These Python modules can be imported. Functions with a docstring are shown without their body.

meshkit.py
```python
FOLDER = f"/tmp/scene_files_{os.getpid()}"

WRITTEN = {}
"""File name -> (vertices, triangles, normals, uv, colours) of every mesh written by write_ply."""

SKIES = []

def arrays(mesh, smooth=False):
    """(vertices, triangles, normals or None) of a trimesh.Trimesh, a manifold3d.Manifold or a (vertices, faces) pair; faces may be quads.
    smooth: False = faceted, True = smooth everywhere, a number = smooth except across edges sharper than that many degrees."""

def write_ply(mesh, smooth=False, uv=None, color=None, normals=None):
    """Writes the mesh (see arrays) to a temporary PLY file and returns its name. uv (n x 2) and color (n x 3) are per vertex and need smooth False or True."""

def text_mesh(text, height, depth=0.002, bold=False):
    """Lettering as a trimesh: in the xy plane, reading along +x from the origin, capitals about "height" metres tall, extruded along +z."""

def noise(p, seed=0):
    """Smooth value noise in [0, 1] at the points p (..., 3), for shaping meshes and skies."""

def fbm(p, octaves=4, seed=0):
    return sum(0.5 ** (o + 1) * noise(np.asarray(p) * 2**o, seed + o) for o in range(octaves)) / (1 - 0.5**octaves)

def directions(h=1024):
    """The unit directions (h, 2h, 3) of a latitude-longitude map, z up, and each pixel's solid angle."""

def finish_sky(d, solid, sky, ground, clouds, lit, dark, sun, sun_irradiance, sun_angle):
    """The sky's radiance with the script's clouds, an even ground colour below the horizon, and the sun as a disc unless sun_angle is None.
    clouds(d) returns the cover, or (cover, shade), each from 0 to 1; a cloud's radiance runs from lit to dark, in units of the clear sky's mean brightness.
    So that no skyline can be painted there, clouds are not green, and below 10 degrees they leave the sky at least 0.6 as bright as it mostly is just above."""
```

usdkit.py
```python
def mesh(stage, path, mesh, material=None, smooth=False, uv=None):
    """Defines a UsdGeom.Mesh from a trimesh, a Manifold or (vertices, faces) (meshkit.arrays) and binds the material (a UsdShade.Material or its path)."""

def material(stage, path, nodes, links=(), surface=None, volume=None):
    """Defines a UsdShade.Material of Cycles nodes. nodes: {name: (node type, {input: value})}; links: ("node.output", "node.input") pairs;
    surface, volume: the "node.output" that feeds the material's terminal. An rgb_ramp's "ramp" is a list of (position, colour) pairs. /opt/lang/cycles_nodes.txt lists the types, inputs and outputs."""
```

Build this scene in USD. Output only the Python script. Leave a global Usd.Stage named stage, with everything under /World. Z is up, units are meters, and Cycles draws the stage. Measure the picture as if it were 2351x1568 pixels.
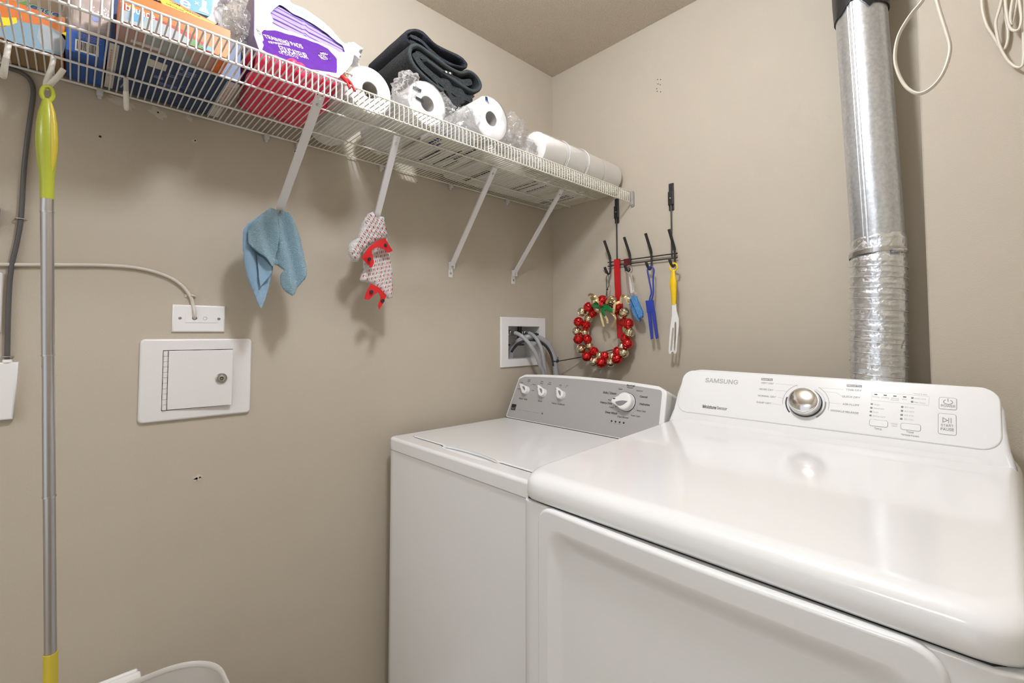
import math, random
import numpy as np
import trimesh, manifold3d
from trimesh.transformations import rotation_matrix
import shapely.geometry as sg
import shapely.ops as so
from shapely import affinity
import usdkit, meshkit
from pxr import Usd, UsdGeom, UsdLux, UsdShade, Gf, Sdf

stage = Usd.Stage.CreateInMemory()
UsdGeom.SetStageUpAxis(stage, UsdGeom.Tokens.z)
UsdGeom.SetStageMetersPerUnit(stage, 1.0)
UsdGeom.Xform.Define(stage, '/World')
rng = np.random.default_rng(7)
random.seed(7)

# ---------------------------------------------------------------- camera, light, exposure
FPX, CY = 1069.388, 721.338            # focal length and principal row, in pixels of the 2351 x 1568 frame
YAW, PITCH = 0.8141057, 0.0428952
EYE = np.array([1.37434, -1.54894, 1.27783])
cam = UsdGeom.Camera.Define(stage, '/World/camera')
cam.CreateHorizontalApertureAttr(36.0)
cam.CreateVerticalApertureAttr(36.0 * 1568 / 2351)
cam.CreateFocalLengthAttr(FPX / 2351 * 36)
cam.CreateVerticalApertureOffsetAttr(-(784 - CY) / 2351 * 36)
cam.CreateClippingRangeAttr(Gf.Vec2f(0.02, 50))
cam.CreateExposureAttr(EXPOSURE := 0.0)
_f = np.array([-math.sin(YAW) * math.cos(PITCH), math.cos(YAW) * math.cos(PITCH), math.sin(PITCH)])
_r = np.array([math.cos(YAW), math.sin(YAW), 0]); _u = np.cross(_r, _f)
cam.AddTransformOp().Set(Gf.Matrix4d(*[float(v) for row in ((*_r, 0), (*_u, 0), (*-_f, 0), (*EYE, 1)) for v in row]))

DOME, LAMP, LAMP_AT, LAMP_R, HALL = 0.27, 154.0, (0.92, -1.10, 2.30), 0.075, 13.0
dome = UsdLux.DomeLight.Define(stage, '/World/sky_light')
dome.CreateIntensityAttr(DOME); dome.CreateColorAttr(Gf.Vec3f(.94, 0.97, 1.0))
hall = UsdLux.RectLight.Define(stage, '/World/hall_lamp')      # the hallway's ceiling lamp, beyond the open doorway
hall.CreateWidthAttr(0.6); hall.CreateHeightAttr(0.6); hall.CreateIntensityAttr(HALL); hall.CreateColorAttr(Gf.Vec3f(1, 1, 1))
hall.AddTranslateOp().Set((1.15, -3.3, 2.35))

# ---------------------------------------------------------------- helpers
LOOK = {}
def mat(name, color=(.8, .8, .8), rough=.5, bump=None, vary=None, emit=None, **kw):
    """Principled material; bump = (kind, scale, strength, distance); vary = (scale, colour, amount)."""
    nodes = {'p': ('principled_bsdf', {'base_color': color, 'roughness': rough, **kw}), 't': ('texture_coordinate', {})}
    links = []
    if vary:
        nodes['vn'] = ('noise_texture', {'scale': vary[0], 'detail': 4.0, 'roughness': .6})
        nodes['vr'] = ('rgb_ramp', {'ramp': [(.35, color), (.35 + .3, tuple(np.array(color) * (1 - vary[2]) + np.array(vary[1]) * vary[2]))]})
        links += [('t.object', 'vn.vector'), ('vn.fac', 'vr.fac'), ('vr.color', 'p.base_color')]
    if bump:
        k = {'noise': ('noise_texture', {'scale': bump[1], 'detail': 3.0}), 'voronoi': ('voronoi_texture', {'scale': bump[1]}),
             'edge': ('voronoi_texture', {'scale': bump[1], 'feature': 'distance_to_edge'})}[bump[0]]
        nodes['bn'] = k
        nodes['b'] = ('bump', {'strength': bump[2], 'distance': bump[3]})
        links += [('t.object', 'bn.vector'), ('bn.fac' if bump[0] == 'noise' else 'bn.distance', 'b.height'), ('b.normal', 'p.normal')]
    if emit:
        nodes['p'][1].update(emission_color=emit[0], emission_strength=emit[1])
    LOOK[name] = usdkit.material(stage, '/World/Looks/' + name, nodes, links, surface='p.BSDF')
    return LOOK[name]

def film(name, haze=.05, scale=60, strength=.4, gloss=.05, tint=(1, 1, 1)):
    """Crinkled clear plastic: see-through, with sharp glints and a little white haze."""
    LOOK[name] = usdkit.material(stage, '/World/Looks/' + name, {
        't': ('texture_coordinate', {}), 'n': ('noise_texture', {'scale': float(scale), 'detail': 3.0}), 'b': ('bump', {'strength': strength, 'distance': .01}),
        'tr': ('transparent_bsdf', {'color': tint}), 'gl': ('glossy_bsdf', {'roughness': .10, 'color': (1., 1., 1.)}), 'df': ('translucent_bsdf', {'color': (.95, .95, .95)}), 'd2': ('diffuse_bsdf', {'color': (.95, .95, .95)}),
        'fr': ('fresnel', {'IOR': 1.30}), 'a': ('math', {'math_type': 'multiply_add', 'value2': .6, 'value3': gloss}), 'm0': ('mix_closure', {'fac': .6}), 'm1': ('mix_closure', {'fac': haze}), 'm2': ('mix_closure', {})},
        [('t.object', 'n.vector'), ('n.fac', 'b.height'), ('b.normal', 'gl.normal'), ('fr.fac', 'a.value1'), ('df.BSDF', 'm0.closure1'), ('d2.BSDF', 'm0.closure2'),
         ('tr.BSDF', 'm1.closure1'), ('m0.closure', 'm1.closure2'), ('m1.closure', 'm2.closure1'), ('gl.BSDF', 'm2.closure2'), ('a.value', 'm2.fac')], surface='m2.closure')

USED, BASE = {}, {}
def numbered(path):
    n = USED.get(path, 0); USED[path] = n + 1
    return path if n == 0 else f'{path}_{n:03d}'

def tag(prim, label=None, cat=None, group=None, kind=None):
    for k, v in (('label', label), ('category', cat), ('group', group), ('kind', kind)):
        if v: prim.SetCustomDataByKey(k, v)
    return prim

def thing(name, label, cat, base=(0, 0, 0), group=None):
    p = numbered('/World/' + name)
    x = UsdGeom.Xform.Define(stage, p); x.AddTranslateOp().Set(Gf.Vec3d(*map(float, base)))
    BASE[p] = np.array(base, float)
    return tag(x.GetPrim(), label, cat, group)

def obj(name, mesh, look, parent=None, smooth=35, label=None):
    """One Mesh prim, given in room coordinates, under parent or under /World."""
    if isinstance(mesh, (list, tuple)) and not isinstance(mesh[0], np.ndarray):
        mesh = trimesh.util.concatenate([as_tm(m) for m in mesh])
    mesh = as_tm(mesh)
    pp = str(parent.GetPath()) if parent else '/World'
    root = '/'.join(pp.split('/')[:3])
    m = mesh.copy(); m.vertices = np.array(m.vertices) - BASE.get(root, np.zeros(3))
    prim = usdkit.mesh(stage, numbered(pp + '/' + name), m, LOOK[look], smooth=smooth).GetPrim()
    if label: prim.SetCustomDataByKey('label', label)
    return prim

def single(name, mesh, look, label, cat, group=None, smooth=35):
    return tag(obj(name, mesh, look, None, smooth), label, cat, group)
def struct(name, mesh, look, smooth=False):
    return tag(obj(name, mesh, look, None, smooth), kind='structure')

def as_tm(m):
    if isinstance(m, trimesh.Trimesh): return m
    if hasattr(m, 'to_mesh'):
        k = m.to_mesh(); return trimesh.Trimesh(np.array(k.vert_properties[:, :3]), np.array(k.tri_verts), process=False)
    v, f = m; f = np.asarray(f)
    if f.shape[1] == 4: f = np.vstack([f[:, [0, 1, 2]], f[:, [0, 2, 3]]])
    return trimesh.Trimesh(np.asarray(v, float), f, process=False)
def as_mf(m):
    m = as_tm(m); m = m.copy(); m.merge_vertices()
    return manifold3d.Manifold(manifold3d.Mesh(np.asarray(m.vertices, np.float32), np.asarray(m.faces, np.uint32)))

def box(lo, hi, bevel=0.0, seg=1):
    lo, hi = np.array(lo, float), np.array(hi, float)
    if bevel <= 0:
        m = trimesh.creation.box(hi - lo); m.apply_translation((lo + hi) / 2); return m
    bevel = min(bevel, .49 * float((hi - lo).min()))
    pts = []
    if seg == 1:
        offs = [(1, 0, 0), (0, 1, 0), (0, 0, 1)]; offs = [np.array([1, 1, 1]) - np.array(o) for o in offs]
    else:
        s = trimesh.creation.icosphere(subdivisions=seg - 1).vertices
    for c in np.ndindex(2, 2, 2):
        c = np.array(c); p = np.where(c, hi, lo); d = np.where(c, -1, 1)
        if seg == 1: pts += [p + d * bevel * o for o in offs]
        else: pts += list((p + d * bevel) + bevel * s)
    return trimesh.convex.convex_hull(np.array(pts))

def tube(path, r, n=8, closed=False, flat=1.0, up=None):
    """A tube swept along path; r one radius or one per point; flat squashes it along its second axis."""
    P = np.array(path, float); N = len(P); r = np.broadcast_to(np.asarray(r, float), N)
    T = np.zeros_like(P)
    if closed: T = np.roll(P, -1, 0) - np.roll(P, 1, 0)
    else: T[1:-1] = P[2:] - P[:-2]; T[0] = P[1] - P[0]; T[-1] = P[-1] - P[-2]
    T /= np.linalg.norm(T, axis=1, keepdims=True)
    a = np.array(up, float) if up is not None else (np.array([0, 0, 1.]) if abs(T[0][2]) < .9 else np.array([1., 0, 0]))
    v, rings = [], []
    U = a - T[0] * (a @ T[0]); U /= np.linalg.norm(U)
    for i in range(N):
        if up is not None and abs(np.array(up) @ T[i]) < .98: U = np.array(up, float)
        U = U - T[i] * (U @ T[i]); U /= np.linalg.norm(U)
        W = np.cross(T[i], U)
        for k in range(n):
            t = 2 * math.pi * k / n
            v.append(P[i] + r[i] * (math.cos(t) * U + flat * math.sin(t) * W))
    f = []
    for i in range(N if closed else N - 1):
        j = (i + 1) % N
        for k in range(n):
            l = (k + 1) % n
            f.append((i * n + k, j * n + k, j * n + l, i * n + l))
    v = np.array(v); F = [(a_, b, c) for a_, b, c, d in f] + [(a_, c, d) for a_, b, c, d in f]
    if not closed:
        v = np.vstack([v, P[0], P[-1]])
        for k in range(n):
            l = (k + 1) % n
            F += [(N * n, k, l)[::-1] if False else (N * n, l, k), (N * n + 1, (N - 1) * n + k, (N - 1) * n + l)]
    m = trimesh.Trimesh(v, np.array(F), process=False)
    m.fix_normals() if False else None
    if m.volume < 0: m.invert()
    return m

def curve(pts, n=8, closed=False):
    """Catmull-Rom through pts."""
    P = np.array(pts, float); out = []
    N = len(P)
    for i in range(N if closed else N - 1):
        p0, p1, p2, p3 = (P[(i + k) % N] if closed else P[min(max(i + k, 0), N - 1)] for k in (-1, 0, 1, 2))
        for t in np.linspace(0, 1, n, endpoint=False):
            out.append(.5 * (2 * p1 + (p2 - p0) * t + (2 * p0 - 5 * p1 + 4 * p2 - p3) * t ** 2 + (3 * p1 - p0 - 3 * p2 + p3) * t ** 3))
    if not closed: out.append(P[-1])
    return np.array(out)

def lathe(profile, n=24, at=(0, 0, 0), axis='z'):
    """profile: (radius, height) pairs from bottom to top, turned round an axis."""
    m = trimesh.creation.revolve(np.array(profile, float), sections=n)
    if axis == 'x': m.apply_transform(rotation_matrix(math.pi / 2, [0, 1, 0]))
    if axis == 'y': m.apply_transform(rotation_matrix(-math.pi / 2, [1, 0, 0]))
    if m.volume < 0: m.invert()
    m.apply_translation(at); return m

def ext(poly, h, frame=None, z0=0.0):
    """Extrude a shapely polygon by h along the frame's z."""
    gs = getattr(poly, 'geoms', [poly]); ms = []
    for g in gs:
        if g.is_empty or g.area <= 0: continue
        m = trimesh.creation.extrude_polygon(g, h, engine='earcut'); m.apply_translation((0, 0, z0)); ms.append(m)
    m = trimesh.util.concatenate(ms)
    if frame is not None: m.apply_transform(frame)
    return m
def frame(o, x, y):
    x = np.array(x, float); x /= np.linalg.norm(x); y = np.array(y, float); y = y - x * (x @ y); y /= np.linalg.norm(y)
    M = np.eye(4); M[:3, 0], M[:3, 1], M[:3, 2], M[:3, 3] = x, y, np.cross(x, y), o; return M
LEFT = lambda x: frame((x, 0, 0), (0, 1, 0), (0, 0, 1))            # (y, z) outlines on the left wall, thickness towards +x
BACK = lambda y: frame((0, y, 0), (1, 0, 0), (0, 0, 1))            # (x, z) outlines on the back wall, thickness towards -y
def rrect(x0, y0, x1, y1, r, n=6):
    return sg.box(x0 + r, y0 + r, x1 - r, y1 - r).buffer(r, quad_segs=n) if r > 0 else sg.box(x0, y0, x1, y1)
def disc(x, y, r, n=8): return sg.Point(x, y).buffer(r, quad_segs=n)
def loft(rings, cap0=True, cap1=True):
    """Rings with equal vertex counts joined into a closed skin."""
    R = np.array(rings, float); k, n = R.shape[:2]
    v = R.reshape(-1, 3); F = []
    for i in range(k - 1):
        for j in range(n):
            l = (j + 1) % n
            a, b, c, d = i * n + j, i * n + l, (i + 1) * n + l, (i + 1) * n + j
            F += [(a, b, c), (a, c, d)]
    v = list(v)
    for on, i in ((cap0, 0), (cap1, k - 1)):
        if on:
            c = len(v); v.append(R[i].mean(0))
            for j in range(n):
                l = (j + 1) % n
                F.append((c, i * n + l, i * n + j) if i == 0 else (c, i * n + j, i * n + l))
    m = trimesh.Trimesh(np.array(v), np.array(F), process=False)
    if m.volume < 0: m.invert()
    return m
def ring_of(poly, n):
    L = poly.exterior; d = np.linspace(0, L.length, n, endpoint=False)
    return np.array([L.interpolate(t).coords[0] for t in d])
def bevelled(poly, h, r, fr, seg=3):
    """Outline extruded by h along the frame's z, its front edge rounded with radius r."""
    n0 = poly.exterior.simplify(1e-5); pts = np.array(sg.polygon.orient(sg.Polygon(n0)).exterior.coords)[:-1]
    prv, nxt = np.roll(pts, 1, 0), np.roll(pts, -1, 0)
    e1 = pts - prv; e2 = nxt - pts
    e1 /= np.linalg.norm(e1, axis=1, keepdims=True); e2 /= np.linalg.norm(e2, axis=1, keepdims=True)
    nn = np.stack([-(e1 + e2)[:, 1], (e1 + e2)[:, 0]], 1); nn /= np.linalg.norm(nn, axis=1, keepdims=True)
    c = np.clip((nn * np.stack([-e1[:, 1], e1[:, 0]], 1)).sum(1), .5, 1)
    ins = nn / c[:, None]
    rings = [np.c_[pts, np.zeros(len(pts))]]
    for t in np.linspace(0, math.pi / 2, seg + 1):
        rings.append(np.c_[pts + ins * r * (1 - math.cos(t)), np.full(len(pts), h - r + r * math.sin(t))])
    top = rings[-1]
    m = loft(rings, True, False)
    cap = ext(sg.Polygon(top[:, :2]).buffer(0), 1e-6)
    cv = np.array(cap.vertices); fz = cap.faces[(cv[cap.faces][:, :, 2] > 5e-7).all(1)]
    cv[:, 2] = h
    m = trimesh.util.concatenate([m, trimesh.Trimesh(cv, fz, process=False)])
    m.merge_vertices(); m.apply_transform(fr); return m
def sweep_profile(path2d, prof, closed=False):
    """prof (out, z) carried along a plan path; out is to the path's right."""
    P = np.array(path2d, float); T = np.gradient(P, axis=0); T /= np.linalg.norm(T, axis=1, keepdims=True)
    O = np.stack([T[:, 1], -T[:, 0]], 1); n = len(prof); v = []
    for p, o in zip(P, O):
        for a, z in prof: v.append((p[0] + o[0] * a, p[1] + o[1] * a, z))
    F = [(i * n + j, (i + 1) * n + j, (i + 1) * n + j + 1, i * n + j + 1) for i in range(len(P) - 1) for j in range(n - 1)]
    return as_tm((np.array(v), np.array(F)))
def sheet(poly, d, step, th, fr):
    """An outline filled with a fine mesh, pushed along the frame's z by d(x, y), th thick."""
    x0, y0, x1, y1 = poly.bounds
    gx, gy = np.meshgrid(np.arange(x0, x1 + step, step), np.arange(y0, y1 + step, step))
    g = np.c_[gx.ravel(), gy.ravel()] + rng.uniform(-.2, .2, (gx.size, 2)) * step
    import shapely
    inner = poly.buffer(-step * .45)
    g = g[shapely.contains_xy(inner, g[:, 0], g[:, 1])]
    bd = []
    polys = getattr(poly, 'geoms', [poly])
    for q in polys:
        for ring in [q.exterior, *q.interiors]:
            k = max(8, int(ring.length / step)); bd += [ring.interpolate(t).coords[0] for t in np.linspace(0, ring.length, k, endpoint=False)]
    P = np.vstack([g, np.array(bd)])
    from scipy.spatial import Delaunay
    D = Delaunay(P); F = D.simplices; cen = P[F].mean(1)
    F = F[shapely.contains_xy(poly, cen[:, 0], cen[:, 1])]
    a, b, c = P[F[:, 0]], P[F[:, 1]], P[F[:, 2]]
    cr = (b - a)[:, 0] * (c - a)[:, 1] - (b - a)[:, 1] * (c - a)[:, 0]
    F = F[np.abs(cr) > 1e-10]; cr = cr[np.abs(cr) > 1e-10]
    F = np.where((cr > 0)[:, None], F, F[:, ::-1])
    z = d(P[:, 0], P[:, 1]); n = len(P)
    v = np.vstack([np.c_[P, z], np.c_[P, z - th]])
    e = np.vstack([F[:, [0, 1]], F[:, [1, 2]], F[:, [2, 0]]])
    cnt = {}
    for i, j in e: cnt[(i, j)] = 1
    rim = [(i, j) for i, j in cnt if (j, i) not in cnt]
    S = [t for i, j in rim for t in ((i, i + n, j + n), (i, j + n, j))]
    m = trimesh.Trimesh(v, np.vstack([F, F[:, ::-1] + n, np.array(S)]), process=False)
    m.apply_transform(fr); return m
def noisy(m, amp, scale, seed=0):
    m = m.copy(); m.merge_vertices(); n = m.vertex_normals
    m.vertices = m.vertices + n * ((meshkit.fbm(np.array(m.vertices) * scale + 50, 3, seed) - .5) * 2 * amp)[:, None]; return m
def crumple(m, amp, scale, seed=0):
    m = m.copy(); m.merge_vertices(); n = m.vertex_normals; V = np.array(m.vertices)
    d = sum(.55 ** o * (1 - 3.2 * np.abs(meshkit.noise(V * scale * 1.9 ** o + 31 * o + 40, seed + o) - .5)) for o in range(3))
    m.vertices = V + n * (amp * (d - .6))[:, None]; return m
def hull_chain(pts, rs, sub=2):
    s = trimesh.creation.icosphere(subdivisions=sub).vertices; ms = []
    for (a, ra), (b, rb) in zip(zip(pts, rs), list(zip(pts, rs))[1:]):
        ms.append(as_mf(trimesh.convex.convex_hull(np.vstack([np.array(a) + ra * s, np.array(b) + rb * s]))))
    return ms
def union(ms): return manifold3d.Manifold.batch_boolean([as_mf(m) if isinstance(m, trimesh.Trimesh) else m for m in ms], manifold3d.OpType.Add)

def words(name, text, parent, look, fr, u, v, w, h, depth=.0003, bold=False, center=False, rot=0.0, slant=0.0, label=None, warp=None):
    """Printed lettering: left end of the baseline at (u, v) of the frame, w wide (None: natural) and capitals h tall."""
    m = meshkit.text_mesh(text, h, depth, bold)
    V = np.array(m.vertices); ww = V[:, 0].max() - V[:, 0].min(); V[:, 0] -= V[:, 0].min()
    if w: V[:, 0] *= w / ww; ww = w
    if center: V[:, 0] -= ww / 2
    V[:, 0] += slant * V[:, 1]
    c, s = math.cos(rot), math.sin(rot)
    V = np.c_[u + c * V[:, 0] - s * V[:, 1], v + s * V[:, 0] + c * V[:, 1], V[:, 2]]
    if warp: V[:, 2] += warp(V[:, 0], V[:, 1])
    m.vertices = V; m.apply_transform(fr)
    return obj(name, m, look, parent, False, label)

# ---------------------------------------------------------------- materials
WALL = (.528, .473, .383)
mat('wall_paint', WALL, .75, bump=('noise', 330., .16, .004), vary=(3., (.515, .455, .362), .6), specular_ior_level=.3)
mat('ceiling_paint', (.84, .73, .575), .9, bump=('noise', 300., 1.0, .010), vary=(200., (.62, .53, .41), .6))
mat('floor_vinyl', (.42, .36, .29), .5)
mat('trim_white', (.8, .79, .76), .4)
mat('patch', (.62, .57, .49), .8, bump=('noise', 400., .5, .004))
mat('hole_black', (.03, .028, .025), .9)
mat('enamel', (.85, .86, .86), .16, coat_weight=.4, coat_roughness=.05)
mat('enamel_grey', (.70, .70, .69), .28)
mat('plastic_white', (.86, .855, .84), .28)
mat('panel_grey', (.46, .455, .45), .42, bump=('noise', 900., .1, .001), metallic=.25)
mat('gap_dark', (.015, .015, .015), .7)
mat('ink_black', (.02, .02, .022), .5)
mat('ink_grey', (.24, .24, .24), .5)
mat('ink_pale', (.44, .44, .44), .4, metallic=.2)
mat('ink_white', (.85, .85, .84), .5)
mat('chrome', (.86, .86, .86), .13, metallic=1.0)
mat('chrome_soft', (.62, .61, .60), .26, metallic=1.0)
mat('dark_grip', (.07, .07, .075), .5)
mat('shelf_white', (.82, .80, .76), .35)
mat('shelf_cream', (.80, .77, .66), .38)
mat('brace_white', (.80, .79, .80), .4)
mat('bracket_grey', (.42, .41, .39), .4, metallic=.6)
mat('clip_plastic', (.85, .84, .80), .3, transmission_weight=.3)
mat('hook_coat', (.78, .75, .68), .4)
mat('screw_steel', (.55, .54, .52), .35, metallic=1.0)

# ---------------------------------------------------------------- the room
H, RX, RY = 2.44, 1.95, -2.6
recess = sg.box(-.2786, 1.176, -.0932, 1.3115)
lw = sg.box(RY - .1, 0, .1, H).difference(recess)
wall_left = struct('wall_left', ext(lw, .12, LEFT(-.12)), 'wall_paint')
wall_back = struct('wall_back', box((-.12, 0, 0), (RX + .1, .12, H)), 'wall_paint')
struct('wall_alcove', box((1.252, -.1, 0), (RX, -.0005, H), .003), 'wall_paint')
struct('wall_right', box((RX, RY - .1, 0), (RX + .1, .1, H)), 'wall_paint')
fw = sg.box(-.1, 0, RX + .1, H).difference(sg.box(.25, -.1, 1.88, 2.25))
struct('wall_front', ext(fw, .1, BACK(RY)), 'wall_paint')
struct('floor', box((-.12, -4.5, -.05), (RX + .1, .12, 0)), 'floor_vinyl')
struct('ceiling', box((-.12, RY - .1, H), (RX + .1, .12, H + .08)), 'ceiling_paint')
struct('baseboard_left', box((0, RY, 0), (.012, -.005, .09), .003), 'trim_white')
struct('baseboard_back', box((.012, -.012, 0), (1.252, 0, .09), .003), 'trim_white')
struct('trim_1', [box((.18, RY, 0), (.25, RY + .015, 2.32), .003), box((1.88, RY, 0), (1.945, RY + .015, 2.32), .003), box((.25, RY, 2.25), (1.88, RY + .015, 2.32), .003)], 'trim_white')

# ceiling lamp
lamp = thing('ceiling_lamp', 'round ceiling lamp with glowing opal globe above the machines', 'lamp', LAMP_AT)
obj('ceiling_rose', lathe([(0, .155 - .02), (.1, .135), (.11, .125), (.11, .139), (0, .1395)], 32, (LAMP_AT[0], LAMP_AT[1], LAMP_AT[2])), 'plastic_white', lamp)
obj('neck', lathe([(0, .06), (.035, .06), (.035, .136), (0, .136)], 20, LAMP_AT), 'chrome', lamp)
mat('lamp_glow', (.9, .9, .88), .4, emit=((.955, .995, 1.10), LAMP))
g = trimesh.creation.icosphere(subdivisions=3, radius=LAMP_R); g.apply_translation(LAMP_AT)
obj('globe', g, 'lamp_glow', lamp, True)

# marks on the left wall: filled holes, screw holes and a torn spot
def blob(y, z, r, seed, look='patch', stretch=1.0, ang=0.0):
    k = np.random.default_rng(seed); t = np.linspace(0, 2 * math.pi, 14, endpoint=False); rr = r * k.uniform(.6, 1.2, 14)
    p = affinity.rotate(sg.Polygon(np.c_[rr * np.cos(t) * stretch, rr * np.sin(t)]), ang, origin=(0, 0))
    return ext(affinity.translate(p, y, z), .0008, LEFT(0))
for i, (y, z, r, st, a) in enumerate([(-1.3394, 1.760, .006, 1.1, 0), (-1.4148, 1.806, .012, 1.6, -20), (-1.3526, 1.812, .006, 2, -50), (-1.1022, 1.797, .006, .8, 0),
                                      (-1.48, 1.808, .010, 3, -14), (-1.3123, .9266, .008, 1.3, 20), (-1.318, .922, .004, 1.5, 70)]):
    obj('paint_patch', blob(y, z, r, 20 + i, 'patch', st, a), 'patch', wall_left, False)
for y, z, r in [(-1.516, 1.7186, .0022), (-1.3394, 1.7605, .0018), (-1.4148, 1.807, .002), (-1.1022, 1.798, .0016), (-1.309, .9255, .002), (-.7, 1.80, .0012)]:
    obj('nail_hole', ext(disc(y, z, r), .0012, LEFT(0)), 'hole_black', wall_left, False)
for x, z in [(0.519, 2.2192), (0.5312, 2.2143), (0.5205, 2.2021), (0.5292, 2.1954), (0.5166, 2.1757), (0.5305, 2.1686), (0.515, 2.1862)]:
    obj('nail_hole', ext(disc(x, z, .0016), .001, BACK(0)), 'hole_black', wall_back, False)

# ---------------------------------------------------------------- wire shelf
ZS, XF, ZL = 1.8236, .404, .042
def wire(y, r):
    p = [(.004, y, ZS + r), (.395, y, ZS + r), (.4025, y, ZS - .001), (XF + .003, y, ZS - .008), (XF + .003, y, ZS - ZL)]
    return tube(p, r, 6)
def shelf(label, look, y0, y1, ys, rw, rr, rl, lat, x_over):
    t = thing('wire_shelf', label, 'shelf', (.2, (y0 + y1) / 2, ZS))
    obj('rear_rail', tube([(.010, y0, ZS - rr), (.010, y1 - x_over[0], ZS - rr)], rr, 10), look, t)
    for x, o in ((.112, x_over[1]), (.257, x_over[2])):
        obj('support_rail', tube([(x, y0, ZS - rr), (x, y1 - o, ZS - rr)], rr, 10), look, t)
    obj('front_rail', tube([(XF, y0, ZS - .001), (XF, y1, ZS - .001)], rl, 10), look, t)
    obj('lip_rail', tube([(XF, y0, ZS - ZL), (XF, y1, ZS - ZL)], rl, 10), look, t)
    for y in ys: obj('wire', wire(y, rw), look, t, 60)
    return t
S1 = shelf('thick white wire shelf on the left, under the detergent boxes', 'shelf_white', -1.98, -1.1345, [-1.1405 - .01255 * i for i in range(67)], .0016, .0025, .0026, 0, (0, 0, 0))
S2 = shelf('cream close-mesh wire shelf on the right, under the paper rolls', 'shelf_cream', -1.1335, -.014, [-1.1275 + .01255 * i for i in range(89)], .00125, .0021, .0020, 0, (.0, .0, .008))
for y, t in ((-1.5192, S1), (-1.1786, S1), (-1.0952, S2), (-.8386, S2), (-.5631, S2), (-.2825, S2)):
    obj('wall_clip', [box((0, y - .006, ZS - .016), (.016, y + .006, ZS - .001), .003, 2), box((0, y - .004, ZS - .022), (.006, y + .004, ZS - .012), .002, 2)], 'clip_plastic', t, label='white plastic wall clip')
eb = sg.Polygon([(.405, 1.826), (.412, 1.826), (.4165, 1.818), (.4165, 1.768), (.411, 1.764), (.405, 1.766)])
obj('end_bracket', [ext(eb, .003, BACK(-.001)), box((.405, -.012, 1.768), (.407, -.001, 1.825), .0005), ext(disc(.411, 1.772, .003), .003, BACK(-.004))], 'bracket_grey', S2, label='metal end bracket on the back wall')

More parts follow.
